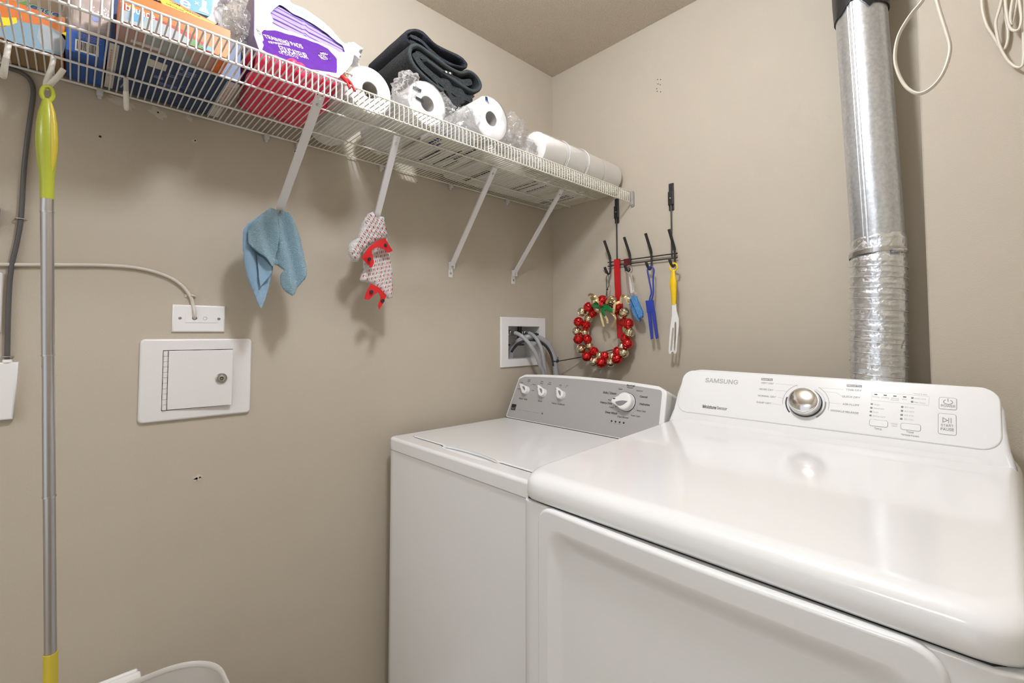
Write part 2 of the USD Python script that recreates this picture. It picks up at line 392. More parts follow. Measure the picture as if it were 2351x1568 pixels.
def brace(label, top, y, zb, yt):
    """A folded metal strut from a shelf rail down to the wall, its top at yt."""
    x0, z0 = top
    t = thing('shelf_brace', label, 'bracket', (0, y, zb), 'white shelf braces')
    d = np.array([x0 - .012, yt - y, z0 - zb - .02]); L = np.linalg.norm(d); d /= L; s = np.array([0, 1., 0]); s = s - d * (d @ s); s /= np.linalg.norm(s); nrm = np.cross(d, s)
    prof = sg.Polygon([(-.009, 0), (.009, 0), (.009, .006), (.0075, .006), (.0075, .0015), (-.0075, .0015), (-.0075, .006), (-.009, .006)])
    M = np.eye(4); M[:3, 0], M[:3, 1], M[:3, 2] = s, nrm, d; M[:3, 3] = (.012, y, zb + .02)
    obj('strut', ext(prof, L, M), 'brace_white', t, False)
    obj('foot', [box((0, y - .009, zb - .021), (.002, y + .009, zb + .032), .0005), box((0, y - .009, zb + .01), (.016, y - .0075, zb + .034)), box((0, y + .0075, zb + .01), (.016, y + .009, zb + .034))], 'brace_white', t, False)
    obj('screw', lathe([(0, 0), (.005, 0), (.004, .0025), (0, .003)], 12, (.002, y, zb - .006), 'x'), 'screw_steel', t)
    c = np.array([.012, y, zb + .02]) + d * (L - .02)
    hb = lathe([(0, 0), (.0035, 0), (.003, .0015), (0, .002)], 10); hb.apply_transform(frame(c, s, d)); obj('rivet', hb, 'screw_steel', t)
    obj('rail_clip', tube([(x0 - .004, yt, z0 - .006), (x0 - .004, yt, z0 + .002), (x0 + .001, yt, z0 + .006), (x0 + .005, yt, z0 + .002)], .0022, 6), 'brace_white', t)
brace('white shelf brace with the blue cloth hung on it', (XF - .004, ZS - ZL - .004), -1.170, 1.504, -1.183)
brace('white shelf brace with the striped mop pad hung on it', (.257, ZS - .008), -.884, 1.504, -.921)
brace('bare white shelf brace right of the striped mop pad', (.257, ZS - .008), -.5584, 1.504, -.568)
brace('bare white shelf brace nearest the back corner', (.257, ZS - .008), -.2455, 1.504, -.236)

# ---------------------------------------------------------------- washing machine
WX0, WX1, WYF = .044, .700, -.823
wash = thing('washing_machine', 'white top-load washer with grey control panel in the corner', 'washing machine', (.372, -.5, 0))
def rbox_body(x0, y0, x1, y1, z0, z1, rc, rt=0.0, n=64, seg=4, slope=0.0):
    """Rounded-plan block whose top edge is rounded by rt."""
    rings = []
    base = rrect(x0, y0, x1, y1, rc)
    rings.append(np.c_[ring_of(base, n), np.full(n, z0)])
    if rt:
        for t in np.linspace(0, math.pi / 2, seg + 1):
            i = rt * (1 - math.cos(t)); q = rrect(x0 + i, y0 + i, x1 - i, y1 - i, max(rc - i, .004))
            rings.append(np.c_[ring_of(q, n), np.full(n, z1 - rt + rt * math.sin(t))])
    else: rings.append(np.c_[ring_of(base, n), np.full(n, z1)])
    m = loft(rings)
    if slope: m.vertices[:, 2] += slope * (m.vertices[:, 1] - y0) * (m.vertices[:, 2] > z0 + 1e-4)
    return m
obj('cabinet', [rbox_body(WX0 + .001, WYF + .003, WX1 - .001, -.20, .03, .9205, .012, .003, 160), box((WX0 + .03, WYF + .03, 0), (WX1 - .03, -.22, .03))], 'enamel', wash)
obj('seam', rbox_body(WX0 + .006, WYF + .008, WX1 - .006, -.205, .918, .9245, .012), 'gap_dark', wash)
deck = rbox_body(WX0, WYF, WX1, -.20, .9235, .960, .016, .009, 200, 5)
scoop = trimesh.creation.icosphere(subdivisions=4); scoop.apply_scale((.125, .022, .012)); scoop.apply_translation((.382, -.772, .9605))
groove = ext(rrect(.088, -.7725, .6585, -.352, .022, 8).difference(rrect(.0915, -.769, .655, -.355, .02, 8)), .02, None, .9572)
deck = as_tm(as_mf(deck) - as_mf(scoop) - as_mf(groove))
obj('deck', deck, 'enamel', wash, 25)
lid = as_tm(bevelled(rrect(.0915, -.769, .655, -.355, .02, 8), .006, .003, frame((0, 0, .957), (1, 0, 0), (0, 1, 0)), 4))
lid = as_tm(as_mf(lid) - as_mf(trimesh.Trimesh(scoop.vertices * [1, 1, 1] + [0, -.006, 0], scoop.faces)))
obj('lid', lid, 'enamel', wash, 25)
WF = frame((0, -.328, .960), (1, 0, 0), (0, .058, .172))
Wn = WF[:3, 2]
def wcons(i, vtop=.1815, b=0.0):
    top = [(x, v) for x, v in zip(np.linspace(.100, .660, 17), vtop - .0095 * ((np.linspace(-1, 1, 17)) ** 2) * 1.0)]
    p = sg.Polygon([(.0455 + i, -.004 + b), (.070 + i, .158 - i)] + [(x, v - i) for x, v in top] + [(.690 - i, .158 - i), (.6985 - i, -.004 + b)])
    return p.buffer(-.014, quad_segs=8).buffer(.014, quad_segs=8)
bz = bevelled(wcons(0), .034, .005, frame(np.array([0, -.328, .960]) - Wn * .030, (1, 0, 0), (0, .058, .172)), 4)
bz = as_mf(bz) - as_mf(box((-1, -1, 0), (1, 0, .9585))) if False else bz
obj('control_bezel', bz, 'plastic_white', wash, 40, 'white bezel round the control panel')
obj('bezel_seam', ext(wcons(.003), .004, frame(np.array([0, -.328, .960]) - Wn * .033, (1, 0, 0), (0, .058, .172))), 'gap_dark', wash)
back = bevelled(wcons(.0015), .070, .018, frame(np.array([0, -.328, .960]) - Wn * .0335, (1, 0, 0), (0, -.058, -.172)), 4)
back = bevelled(affinity.scale(wcons(.0015), 1, -1, origin=(0, 0)), .072, .020, frame(np.array([0, -.328, .960]) - Wn * .0335, (1, 0, 0), (0, -.058, -.172)), 4)
obj('console_back', back, 'enamel_grey', wash, 40)
facep = sg.Polygon([(.0535, .003), (.0765, .152)] + [(x, v - .0105) for x, v in zip(np.linspace(.100, .655, 17), .1815 - .0095 * np.linspace(-1, 1, 17) ** 2)] + [(.672, .160), (.676, .150), (.684, .003)]).buffer(-.008).buffer(.008)
WFF = frame(np.array([0, -.328, .960]) + Wn * .0040, (1, 0, 0), (0, .058, .172))
obj('control_panel', ext(facep, .0006, WFF), 'panel_grey', wash, False, 'grey control panel')
WT = WFF @ np.array([[1, 0, 0, 0], [0, 1, 0, 0], [0, 0, 1, .0006], [0, 0, 0, 1.]])
obj('panel_gap', box((.050, -.3335, .9585), (.690, -.329, .9615)), 'gap_dark', wash)
for t, u, v, w, h, b in [('Wash Temp', 0.0988, 0.0747, 0.0432, 0.0064, 0), ('Rinse', 0.1975, 0.0755, 0.0191, 0.0059, 0), ('Fabric Softener', 0.2645, 0.0746, 0.0595, 0.006, 0), ('Cold', 0.0865, 0.1367, 0.0128, 0.0039, 0), ('Cool', 0.1229, 0.1503, 0.0131, 0.0038, 0), ('Light', 0.122, 0.1449, 0.0148, 0.0036, 0), ('Warm', 0.1516, 0.1342, 0.0164, 0.0035, 0), ('Hot', 0.1576, 0.1116, 0.0087, 0.0035, 0), ('Cold', 0.0784, 0.1113, 0.0109, 0.0035, 0), ('One', 0.1911, 0.148, 0.0116, 0.0037, 0), ('Rinse', 0.1892, 0.1416, 0.0137, 0.0035, 0), ('Two', 0.2302, 0.1472, 0.0105, 0.0036, 0), ('Rinses', 0.2264, 0.1416, 0.0166, 0.0034, 0), ('Off', 0.281, 0.1417, 0.0109, 0.0038, 0), ('On', 0.313, 0.1425, 0.0076, 0.0037, 0), ('Normal', 0.5539, 0.1623, 0.029, 0.0061, 1), ('Regular', 0.5564, 0.1565, 0.0217, 0.0044, 0), ('Super', 0.526, 0.149, 0.0155, 0.0045, 0), ('Express', 0.5906, 0.1494, 0.0216, 0.0044, 0), ('Bulky | Sheets', 0.4716, 0.1316, 0.0502, 0.0067, 1), ('Casual', 0.6054, 0.132, 0.0261, 0.0059, 1), ('Regular', 0.495, 0.1109, 0.0214, 0.0045, 0), ('Heavy Duty', 0.4674, 0.0992, 0.046, 0.0065, 1), ('Super', 0.5037, 0.0887, 0.0163, 0.0045, 0), ('Delicates', 0.6088, 0.1095, 0.034, 0.0058, 1), ('Rinse | Spin', 0.603, 0.0893, 0.0299, 0.0046, 0), ('Deep Wash', 0.4928, 0.0704, 0.0443, 0.0064, 1), ('Drain | Spin', 0.5864, 0.0723, 0.0309, 0.0047, 0), ('Clean Washer', 0.539, 0.0626, 0.0407, 0.0054, 0)]:
    words('lettering', t, wash, 'ink_black', WT, u, v, w, h, .0003, bool(b), slant=.12)
def dots(pts, r, look='ink_black', nm='mark', parent=wash, fr=WT):
    for u, v in pts: obj(nm, ext(disc(u, v, r, 4), .0003, fr), look, parent, False)
dots([(0.1274, 0.1403), (0.1463, 0.1328), (0.1519, 0.1122), (0.0942, 0.1131), (0.2027, 0.1387), (0.2245, 0.1385), (0.2901, 0.1386), (0.3121, 0.1388)], .0011)
dots([(0.5469, 0.1448), (0.5665, 0.1499), (0.5849, 0.1448), (0.5973, 0.1316), (0.6007, 0.113), (0.5941, 0.0944), (0.5791, 0.0803), (0.5595, 0.0755), (0.5408, 0.0807), (0.5278, 0.0943), (0.5312, 0.1318)], .0016)
dots([(0.5219, 0.0483), (0.5365, 0.0483), (0.5513, 0.0484), (0.5658, 0.0487)], .0030, 'ink_black', 'indicator_light')
for u, v in [(0.5144, 0.0415), (0.5308, 0.0415), (0.5456, 0.0418)]:
    obj('fine_print', [ext(sg.box(u + k * .0022, v, u + k * .0022 + .0016, v + .0012), .0002, WT) for k in range(5)], 'ink_grey', wash, False)
fp = [(0.1072, 0.0345), (0.2178, 0.0353)]
(u0, v0), (u1, v1) = fp
obj('fine_print', [ext(sg.box(u0 + (u1 - u0) * k / 30, v0, u0 + (u1 - u0) * (k + .7) / 30, v0 + .0012), .0002, WT) for k in range(30) if k not in (5, 6, 19, 20)], 'ink_grey', wash, False)
lg = [(0.0687, 0.0528), (0.093, 0.0529), (0.0928, 0.0305), (0.0679, 0.0301)]
lp = sg.Polygon(lg); cx, cy = lp.centroid.coords[0]; x0, y0, x1, y1 = lp.bounds
sw = so.unary_union([sg.LineString([(x0 + .001, y0 + .008), (cx, y0 + .0085), (x1 - .001, y0 + .013)]).buffer(.0006), sg.LineString([(x0 + .001, y0 + .003), (cx - .001, y0 + .0062), (cx + .002, y0 + .003), (x1, y0 + .0075)]).buffer(.0006)])
obj('emblem', ext(lp.difference(sw), .0003, WT), 'ink_black', wash, False)
(lu, lv), = [(0.2307, 0.0357)]
obj('emblem', [ext(disc(lu, lv, .0036).difference(disc(lu, lv, .0030)), .0003, WT), ext(sg.LineString([(lu - .0018, lv + .0015), (lu - .0012, lv - .0012), (lu + .0002, lv + .0006), (lu + .0012, lv - .0012), (lu + .002, lv + .0012)]).buffer(.0004), .0003, WT)], 'ink_black', wash, False)
def knob(name, c, tip, r, h, label=None, sg_=1):
    c, tip = np.array(c), np.array(tip); d = tip - c; L = np.linalg.norm(d); d /= L; p = np.array([-d[1], d[0]]) * sg_
    rt = r * .34
    body = so.unary_union([disc(*c, r, 16), sg.MultiPoint([]).union(disc(*(c + d * (L - rt)), rt, 8)).union(disc(*(c - p * r * .5), r * .45, 8)).union(disc(*(c + p * r * .62), r * .35, 8)).convex_hull])
    k = obj(name, [ext(disc(*c, r * 1.04, 20), .003, WT), bevelled(body, h, h * .3, WT @ np.array([[1, 0, 0, 0], [0, 1, 0, 0], [0, 0, 1, .002], [0, 0, 0, 1.]]), 3)], 'plastic_white', wash, 40, label)
    T = WT @ np.array([[1, 0, 0, 0], [0, 1, 0, 0], [0, 0, 1, h + .002], [0, 0, 0, 1.]])
    a = c + d * r * .95 - p * r * .18; b = c - d * r * .55 - p * r * .1
    arc = [a + (b - a) * t - p * r * .42 * math.sin(math.pi * t ** .8) for t in np.linspace(0, 1, 10)] + [b + (a - b) * t + p * r * .10 * math.sin(math.pi * t) for t in np.linspace(0, 1, 6)[1:-1]]
    obj('grip_inlay', ext(sg.Polygon(arc).buffer(r * .04), .0006, T), 'ink_grey', k, False)
    m = c + d * (L - rt * 1.7) + p * r * .22
    obj('pointer_mark', ext(sg.LineString([m, m + d * r * .22]).buffer(r * .05), .0005, T), 'ink_black', k, False)
kk = [(0.1217, 0.1117), (0.0905, 0.1331), (0.2089, 0.1102), (0.1838, 0.1355), (0.2968, 0.1101), (0.2751, 0.1349)]
for i in range(3): knob('selector_knob', np.array(kk[2 * i]) + [.0065, -.001], np.array(kk[2 * i + 1]) + [.0075, -.003], .0148, .014)
kc, kt, kr = [(0.5653, 0.1123), (0.5213, 0.1076), (0.6049, 0.1166)]
rad = abs(kr[0] - kc[0])
obj('dial_ring', ext(disc(*kc, rad, 24).difference(disc(*kc, rad * .86, 24)), .0006, WT), 'ink_pale', wash, False)
obj('dial_gap', ext(disc(*kc, rad * .74, 24), .0012, WT), 'gap_dark', wash, False)
knob('cycle_knob', kc, kt, rad * .68, .022, None, -1)

# ---------------------------------------------------------------- dryer
DX0, DX1, DYF = .705, 1.390, -.905
dry = thing('tumble_dryer', 'large white front-load dryer with chrome dial in the foreground', 'dryer', (1.047, -.55, 0))
obj('cabinet', rbox_body(DX0 + .002, DYF + .004, DX1 - .002, -.19, .0, .9585, .030, .004, 120), 'enamel', dry)
obj('seam', rbox_body(DX0 + .006, DYF + .010, DX1 - .006, -.195, .956, .9645, .028), 'gap_dark', dry)
rings = []
for t, z in [(0, .9615), (.0, .9625), (.25, .966), (.5, .974), (.7, .985), (.85, .996), (.95, 1.004), (1.0, 1.0105)]:
    pass
def top_ring(ix, iy, z, rc, n=220):
    return np.c_[ring_of(rrect(DX0 + ix, DYF + iy, DX1 - ix, -.19 - ix * .3, max(rc - ix * .6, .008), 10), n), np.full(n, z)]
rings = [top_ring(.010, .014, .9615, .04), top_ring(.003, .004, .9630, .046), top_ring(.0, 0, .9680, .05), top_ring(0, .0, .980, .05), top_ring(0, .001, .986, .05)]
for t in np.linspace(0, 1, 10)[1:]:
    a = t * math.pi / 2
    rings.append(top_ring(.020 * (1 - math.cos(a)), .001 + .034 * (1 - math.cos(a)), .986 + .0255 * math.sin(a), .05))
tc = loft(rings)
V = tc.vertices; V[:, 2] += np.clip((V[:, 2] - .962) / .048, 0, 1) * np.clip(V[:, 1] + .865, 0, 1) * .045
tc.vertices = V
obj('top_cover', tc, 'enamel', dry, 50)
# control console: a rounded upright with a tilted face and a concave foot
DF = frame((0, -.295, 1.056), (1, 0, 0), (0, .060, .124)); Dn = DF[:3, 2]; DL = math.hypot(.06, .124)
cons = sg.box(.714, -.012, 1.3715, DL)
def cons_outline(i=0.0):
    L, R, B, T = .7165 + i, 1.3715 - i, -.030, DL - i
    pts = [(L - .012, B), (L - .004, .010)]
    pts += [(L - .002, .06)]
    for a in np.linspace(0, 90, 12): pts.append((L + .060 - .058 * math.cos(math.radians(a)), T - .052 + .052 * math.sin(math.radians(a)) ** .9))
    for a in np.linspace(90, 0, 12): pts.append((R - .075 + .073 * math.cos(math.radians(a)), T - .004 - .056 + .056 * math.sin(math.radians(a)) ** .9))
    pts += [(R - .001, .05), (R + .003, .010), (R + .012, B)]
    return sg.Polygon(pts)
ch = bevelled(cons_outline(), .050, .010, frame(np.array([0, -.295, 1.056]) - Dn * .050, (1, 0, 0), (0, .060, .124)), 5)
bk = bevelled(affinity.scale(cons_outline(.001), 1, -1, origin=(0, 0)), .019, .015, frame(np.array([0, -.295, 1.056]) - Dn * .0495, (1, 0, 0), (0, -.060, -.124)), 4)
obj('console', ch, 'enamel', dry, 50)
obj('console_back', bk, 'enamel', dry, 50)
# raised face plate with its rounded lower lip
fpz = rrect(.724, .004, 1.364, DL - .008, .030, 8)
obj('face_plate', bevelled(fpz, .0035, .003, frame(np.array([0, -.295, 1.056]) - Dn * .0005, (1, 0, 0), (0, .060, .124)), 4), 'enamel', dry, 50)
DT = frame(np.array([0, -.295, 1.056]) + Dn * .0030, (1, 0, 0), (0, .060, .124))
# concave foot that blends the console into the top
fs_ = []
for x in np.r_[.714, .716, .722, .732, .748, .768, np.linspace(.80, 1.30, 8), 1.322, 1.345, 1.362, 1.373, 1.379, 1.381]:
    e_ = min(x - .713, 1.382 - x); s_ = math.sqrt(max(0, 1 - max(0, 1 - e_ / .055) ** 2)); A = np.linspace(0, math.pi / 2, 9)
    fs_.append([(x, -.2995 + .012 - (.0555 * s_) * (1 - math.sin(t)), 1.0325 + .032 * s_ * (1 - math.cos(t)) - .002 * (1 - s_)) for t in A] + [(x, -.280, 1.02), (x, -.2995 - .0435 * s_, 1.02)])
fm = loft(np.array(fs_))
obj('console_foot', fm, 'enamel', dry, 60)
# door with its wide sunken field
dx0, dx1, dz0, dz1, dyb = .765, 1.326, .30, .9605, -.900
def bow(x): return -.010 * (1 - ((np.asarray(x) - (dx0 + dx1) / 2) / ((dx1 - dx0) / 2)) ** 2) - .010
def door_front(n=240):
    def pt(i0, i1, i2, i3, r, dep):
        q = ring_of(rrect(dx0 + i0, dz0 + i1, dx1 - i2, dz1 - i3, r, 12), n)
        return np.c_[q[:, 0], dyb + bow(q[:, 0]) + dep, q[:, 1]]
    R = [pt(0, 0, 0, 0, .032, .012), pt(0, 0, 0, 0, .032, .006)]
    for t in np.linspace(0, math.pi / 2, 6)[1:]:
        i = .006 * (1 - math.cos(t)); R.append(pt(i, i, i, i, .032 - i, .006 - .006 * math.sin(t)))
    for t in np.linspace(0, 1, 12):
        k = t * t * (3 - 2 * t); R.append(pt(.026 + .030 * t, .036 + .03 * t, .020 + .030 * t, .030 + .034 * t, .030 + .012 * t, .012 * k))
    for t in np.linspace(0, 1, 8)[1:]: R.append(pt(.056 + .22 * t, .066 + .24 * t, .050 + .22 * t, .064 + .24 * t, .042 * (1 - t) + .01, .012))
    return loft(R)
obj('door', door_front(), 'enamel', dry, 60)
# dial
du, dv = [(1.0403, 0.063)][0]
r1 = .0355
dk = lathe([(0, 0), (r1, 0), (r1, .002), (r1 * .97, .004)], 48); dk.apply_transform(DT @ frame((du, dv, 0), (1, 0, 0), (0, 1, 0)))
obj('dial_base', dk, 'dark_grip', dry)
dk = lathe([(r1 * .955, .003), (r1 * .95, .010), (r1 * .93, .0175), (r1 * .90, .0195), (r1 * .875, .0195), (r1 * .86, .0185), (0, .0185)], 48); dk.apply_transform(DT @ frame((du, dv, 0), (1, 0, 0), (0, 1, 0)))
ring_ = obj('dial', dk, 'chrome_soft', dry, 30, 'brushed chrome dial')
cap = lathe([(r1 * .845, .0186)] + [(r1 * .845 * math.cos(a), .0190 + .0085 * math.sin(a)) for a in np.linspace(0, math.pi / 2, 9)], 48); cap.apply_transform(DT @ frame((du, dv, 0), (1, 0, 0), (0, 1, 0)))
obj('dial_cap', cap, 'chrome', ring_, 60)
def arc(r0, r1_, a0, a1):
    t = np.radians(np.linspace(a0, a1, 24)); return sg.Polygon([(du + r1_ * math.cos(a), dv + r1_ * math.sin(a)) for a in t] + [(du + r0 * math.cos(a), dv + r0 * math.sin(a)) for a in t[::-1]])
for a in ((.0395, .0425, 165, 222, 'ink_black'), (.0395, .0418, 10, 62, 'ink_pale'), (.0395, .0428, -52, 10, 'ink_grey'), (.0478, .0486, 115, 190, 'ink_grey'), (.0478, .0486, -12, 60, 'ink_grey')):
    obj('dial_mark', ext(arc(*a[:4]), .0003, DT), a[4], dry, False)
for t, u, v, w, h, *e in [('SAMSUNG', 0.792, 0.0963, 0.0881, 0.0121, 'ink_pale', 1), ('Moisture', 0.7984, 0.0217, 0.0365, 0.0085, 'ink_black', 1), ('Sensor', 0.8366, 0.0221, 0.0268, 0.0083, 'ink_black', 0), ('VERY DRY', 0.9367, 0.1034, 0.0301, 0.0046, 'ink_grey', 0), ('MORE DRY', 0.9353, 0.0862, 0.0326, 0.0045, 'ink_grey', 0), ('NORMAL DRY', 0.9342, 0.0685, 0.0419, 0.0044, 'ink_grey', 0), ('DAMP DRY', 0.9333, 0.0508, 0.0334, 0.0044, 'ink_grey', 0), ('TIME DRY', 1.1184, 0.1016, 0.0287, 0.0043, 'ink_grey', 0), ('QUICK DRY', 1.1122, 0.0848, 0.0335, 0.0042, 'ink_grey', 0), ('AIR FLUFF', 1.1144, 0.0664, 0.0308, 0.0042, 'ink_grey', 0), ('WRINKLE RELEASE', 1.0922, 0.0486, 0.0526, 0.0042, 'ink_grey', 0), ('Drying', 1.1679, 0.0904, 0.0116, 0.003, 'ink_pale', 0), ('Cooling', 1.1831, 0.0903, 0.0132, 0.0029, 'ink_pale', 0), ('Wrinkle', 1.2002, 0.0902, 0.0128, 0.0028, 'ink_pale', 0), ('Prevent', 1.1999, 0.0865, 0.0128, 0.0026, 'ink_pale', 0), ('End', 1.2188, 0.09, 0.0068, 0.0028, 'ink_pale', 0), ('Child Lock', 1.2379, 0.0937, 0.0183, 0.0031, 'ink_pale', 0), ('Filter Check', 1.2375, 0.0849, 0.0184, 0.0029, 'ink_pale', 0), ('*(Hold 3 sec)', 1.2354, 0.1041, 0.0228, 0.0029, 'ink_pale', 0), ('High', 1.1714, 0.0722, 0.01, 0.0036, 'ink_pale', 0), ('Medium', 1.171, 0.0638, 0.0178, 0.0036, 'ink_pale', 0), ('Low', 1.1709, 0.0552, 0.0084, 0.0036, 'ink_pale', 0), ('Extra Low', 1.1705, 0.0462, 0.0214, 0.0035, 'ink_pale', 0), ('80 min', 1.2234, 0.0723, 0.015, 0.0035, 'ink_pale', 0), ('60 min', 1.2232, 0.0635, 0.0151, 0.0035, 'ink_pale', 0), ('40 min', 1.2229, 0.0548, 0.0152, 0.0034, 'ink_pale', 0), ('20 min', 1.2229, 0.0461, 0.0146, 0.0034, 'ink_pale', 0), ('Temp.', 1.174, 0.0183, 0.0137, 0.0045, 'ink_grey', 0), ('Time', 1.2269, 0.019, 0.0114, 0.0043, 'ink_grey', 0), ('*Wrinkle Prevent', 1.2184, 0.0125, 0.0284, 0.0034, 'ink_grey', 0), ('*Child', 1.2009, 0.0336, 0.0111, 0.0026, 'ink_pale', 0), ('Lock', 1.2034, 0.0293, 0.008, 0.0026, 'ink_pale', 0), ('POWER', 1.2795, 0.0815, 0.021, 0.005, 'ink_grey', 0), ('START', 1.2795, 0.0408, 0.0182, 0.0048, 'ink_grey', 0), ('PAUSE', 1.2792, 0.0328, 0.0192, 0.0048, 'ink_grey', 0)]:
    words('lettering', t, dry, e[0], DT, u, v, w, h,   .0014 if t in ('POWER', 'START', 'PAUSE') else .0004, bool(e[1]))
def strip(pts, w, look, nm='printed_line', fr=DT, parent=dry, d=.00025): return obj(nm, ext(sg.LineString(pts).buffer(w / 2, cap_style='flat'), d, fr), look, parent, False)
for l in [[(0.9703, 0.1061), (1.0181, 0.1054), (1.0208, 0.1002)], [(0.9712, 0.0881), (0.9982, 0.0882)], [(0.9786, 0.0702), (0.9926, 0.0704)], [(0.9688, 0.0528), (0.9917, 0.0518)], [(1.0642, 0.1034), (1.1145, 0.1035)], [(1.0754, 0.0953), (1.1021, 0.0947), (1.1116, 0.0868)], [(1.0867, 0.0689), (1.1108, 0.0683)], [(1.0859, 0.0515), (1.0905, 0.0516)]]: strip(l, .0004, 'ink_pale')
for tx, rc in (("Sensor Dry", [(0.9361, 0.1191), (0.963, 0.1194), (0.9635, 0.1135), (0.9369, 0.1128)]), ("Manual Dry", [(1.1191, 0.1169), (1.1476, 0.1172), (1.1477, 0.1115), (1.1195, 0.1115)])):
    u0, u1 = rc[0][0], rc[1][0]; v0, v1 = rc[3][1], rc[0][1]
    b = obj('label_bar', ext(rrect(u0, v0, u1, v1, .0006), .0003, DT), 'ink_grey', dry, False)
    words('lettering', tx, b, 'ink_white', DT, u0 + .0012, v0 + (v1 - v0) * .28, u1 - u0 - .0024, (v1 - v0) * .52, .0005, True)
q = [(1.1665, 0.1028), (1.2355, 0.1022), (1.2615, 0.1018), (1.2607, 0.0816), (1.166, 0.0832)]
strip(q + [q[0]], .0004, 'ink_pale')
for u, v in [(1.1734, 0.0973), (1.1897, 0.0971), (1.2062, 0.0968), (1.2224, 0.0966)]: obj('indicator_light', ext(sg.box(u - .0026, v - .001, u + .0026, v + .001), .0004, DT), 'ink_black', dry, False)
for u, v in [(1.2349, 0.0957), (1.2347, 0.0872), (1.219, 0.074), (1.2187, 0.0653), (1.2185, 0.0564), (1.2182, 0.0476), (1.1672, 0.0747), (1.1669, 0.0658), (1.1665, 0.057), (1.1662, 0.0482)]:
    i = obj('indicator_light', ext(rrect(u - .0017, v - .0017, u + .0017, v + .0017, .0008), .0004, DT), 'ink_black', dry, False)
    obj('lens', ext(disc(u, v, .0007, 4), .0006, DT), 'ink_white', i, False)
def button(pts, rr, nm):
    u0, u1 = (pts[0][0] + pts[3][0]) / 2, (pts[1][0] + pts[2][0]) / 2; v0, v1 = (pts[2][1] + pts[3][1]) / 2, (pts[0][1] + pts[1][1]) / 2
    o = rrect(u0, v0, u1, v1, rr)
    b = obj(nm, bevelled(o.buffer(-.0006), .0009, .0006, DT, 2), 'enamel', dry, 40)
    obj('outline', ext(o.difference(o.buffer(-.0006)), .00035, DT), 'ink_grey', b, False)
    return b, (u0 + u1) / 2, (v0 + v1) / 2
button([(1.1647, 0.0396), (1.197, 0.04), (1.1964, 0.0253), (1.1649, 0.0246)], .004, 'temperature_button')
button([(1.2177, 0.0389), (1.2498, 0.0393), (1.2492, 0.0247), (1.2173, 0.0246)], .004, 'time_button')
bp, _, _ = button([(1.2764, 0.1022), (1.3035, 0.1018), (1.3025, 0.0768), (1.2761, 0.0767)], .0035, 'power_button')
bs, _, _ = button([(1.2757, 0.0676), (1.3027, 0.0682), (1.3017, 0.0244), (1.2746, 0.0244)], .0040, 'start_button')
DB = DT @ np.array([[1, 0, 0, 0], [0, 1, 0, 0], [0, 0, 1, .0008], [0, 0, 0, 1.]])
(pu, pv), (su, sv), (l0, lv0), (l1, lv1) = [(1.29, 0.0924), (1.2887, 0.0538), (1.2799, 0.0377), (1.2977, 0.0385)]
t = np.radians(np.linspace(125, 415, 28))
obj('power_symbol', [ext(sg.LineString([(pu + .0066 * math.cos(a), pv + .0048 * math.sin(a)) for a in t]).buffer(.0006), .0003, DB), ext(sg.LineString([(pu, pv + .001), (pu, pv + .0068)]).buffer(.0006), .0003, DB)], 'ink_grey', bp, False)
obj('start_symbol', [ext(sg.Polygon([(su - .0065, sv - .0052), (su - .0065, sv + .0052), (su + .0015, sv)]).buffer(.0003).difference(sg.Polygon([(su - .0056, sv - .0036), (su - .0056, sv + .0036), (su - .0004, sv)])), .0003, DB),
                     ext(sg.box(su + .0018, sv - .0055, su + .0028, sv + .0055), .0003, DB), ext(sg.box(su + .0052, sv - .0055, su + .0062, sv + .0055), .0003, DB)], 'ink_grey', bs, False)
obj('printed_line', ext(sg.LineString([(l0, (lv0 + lv1) / 2), (l1, (lv0 + lv1) / 2)]).buffer(.0002), .0003, DB), 'ink_pale', bs, False)

# ---------------------------------------------------------------- dryer vent
mat('galvanised', (.66, .69, .72), .32, bump=('noise', 90., .12, .004), vary=(120., (.50, .52, .54), .8), metallic=.80)
mat('foil', (.80, .83, .86), .24, bump=('noise', 110., .35, .005), metallic=.92)
mat('black_tape', (.02, .02, .021), .35, bump=('noise', 60., .4, .004))
def pipe_at(z): return np.array([np.interp(z, [1.17, 1.5, 2.11, 2.5], [1.1565, 1.1645, 1.1455, 1.134]), -.110, z])
vent = thing('vent_pipe', 'shiny galvanised vent pipe rising to the ceiling behind the dryer', 'vent pipe', pipe_at(1.5))
zz = np.linspace(1.492, 2.44, 14)
obj('pipe', tube([pipe_at(z) for z in zz], .0535, 48), 'galvanised', vent, 60)
def on_pipe(z, ang, r): c = pipe_at(z); return (c[0] + r * math.sin(ang), c[1] - r * math.cos(ang), z)
for a, w in ((-.20, .0035), (-.36, .0015)):
    obj('seam', tube([on_pipe(z, a, .0535) for z in zz], w, 8, flat=.5, up=None), 'galvanised', vent, label='lengthwise lock seam')
tp = tube([pipe_at(z) for z in np.linspace(2.085, 2.44, 8)], .0575, 40)
tp.vertices = tp.vertices + (np.abs(tp.vertices[:, 2] - 2.085) < .001)[:, None] * np.c_[np.zeros(len(tp.vertices)), np.zeros(len(tp.vertices)), .022 * np.sin(3.1 * tp.vertices[:, 0] * 20) * 1.0]
obj('tape_wrap', noisy(tp, .003, 30, 3), 'black_tape', vent, 60, 'black tape round the pipe top')
duct = thing('foil_duct', 'crinkled foil duct clamped to the lower end of the vent pipe', 'duct', pipe_at(1.0))
nz_, na = 230, 96
zs = np.linspace(.90, 1.512, nz_); an = np.linspace(0, 2 * math.pi, na, endpoint=False)
Z, A = np.meshgrid(zs, an, indexing='ij')
ph = (Z / .0262 + A / (2 * math.pi)) % 1.0
cr = meshkit.fbm(np.stack([np.cos(A) * 3 + A * 0, np.sin(A) * 3, Z * 55], -1) * 1.0, 4, 5) - .5
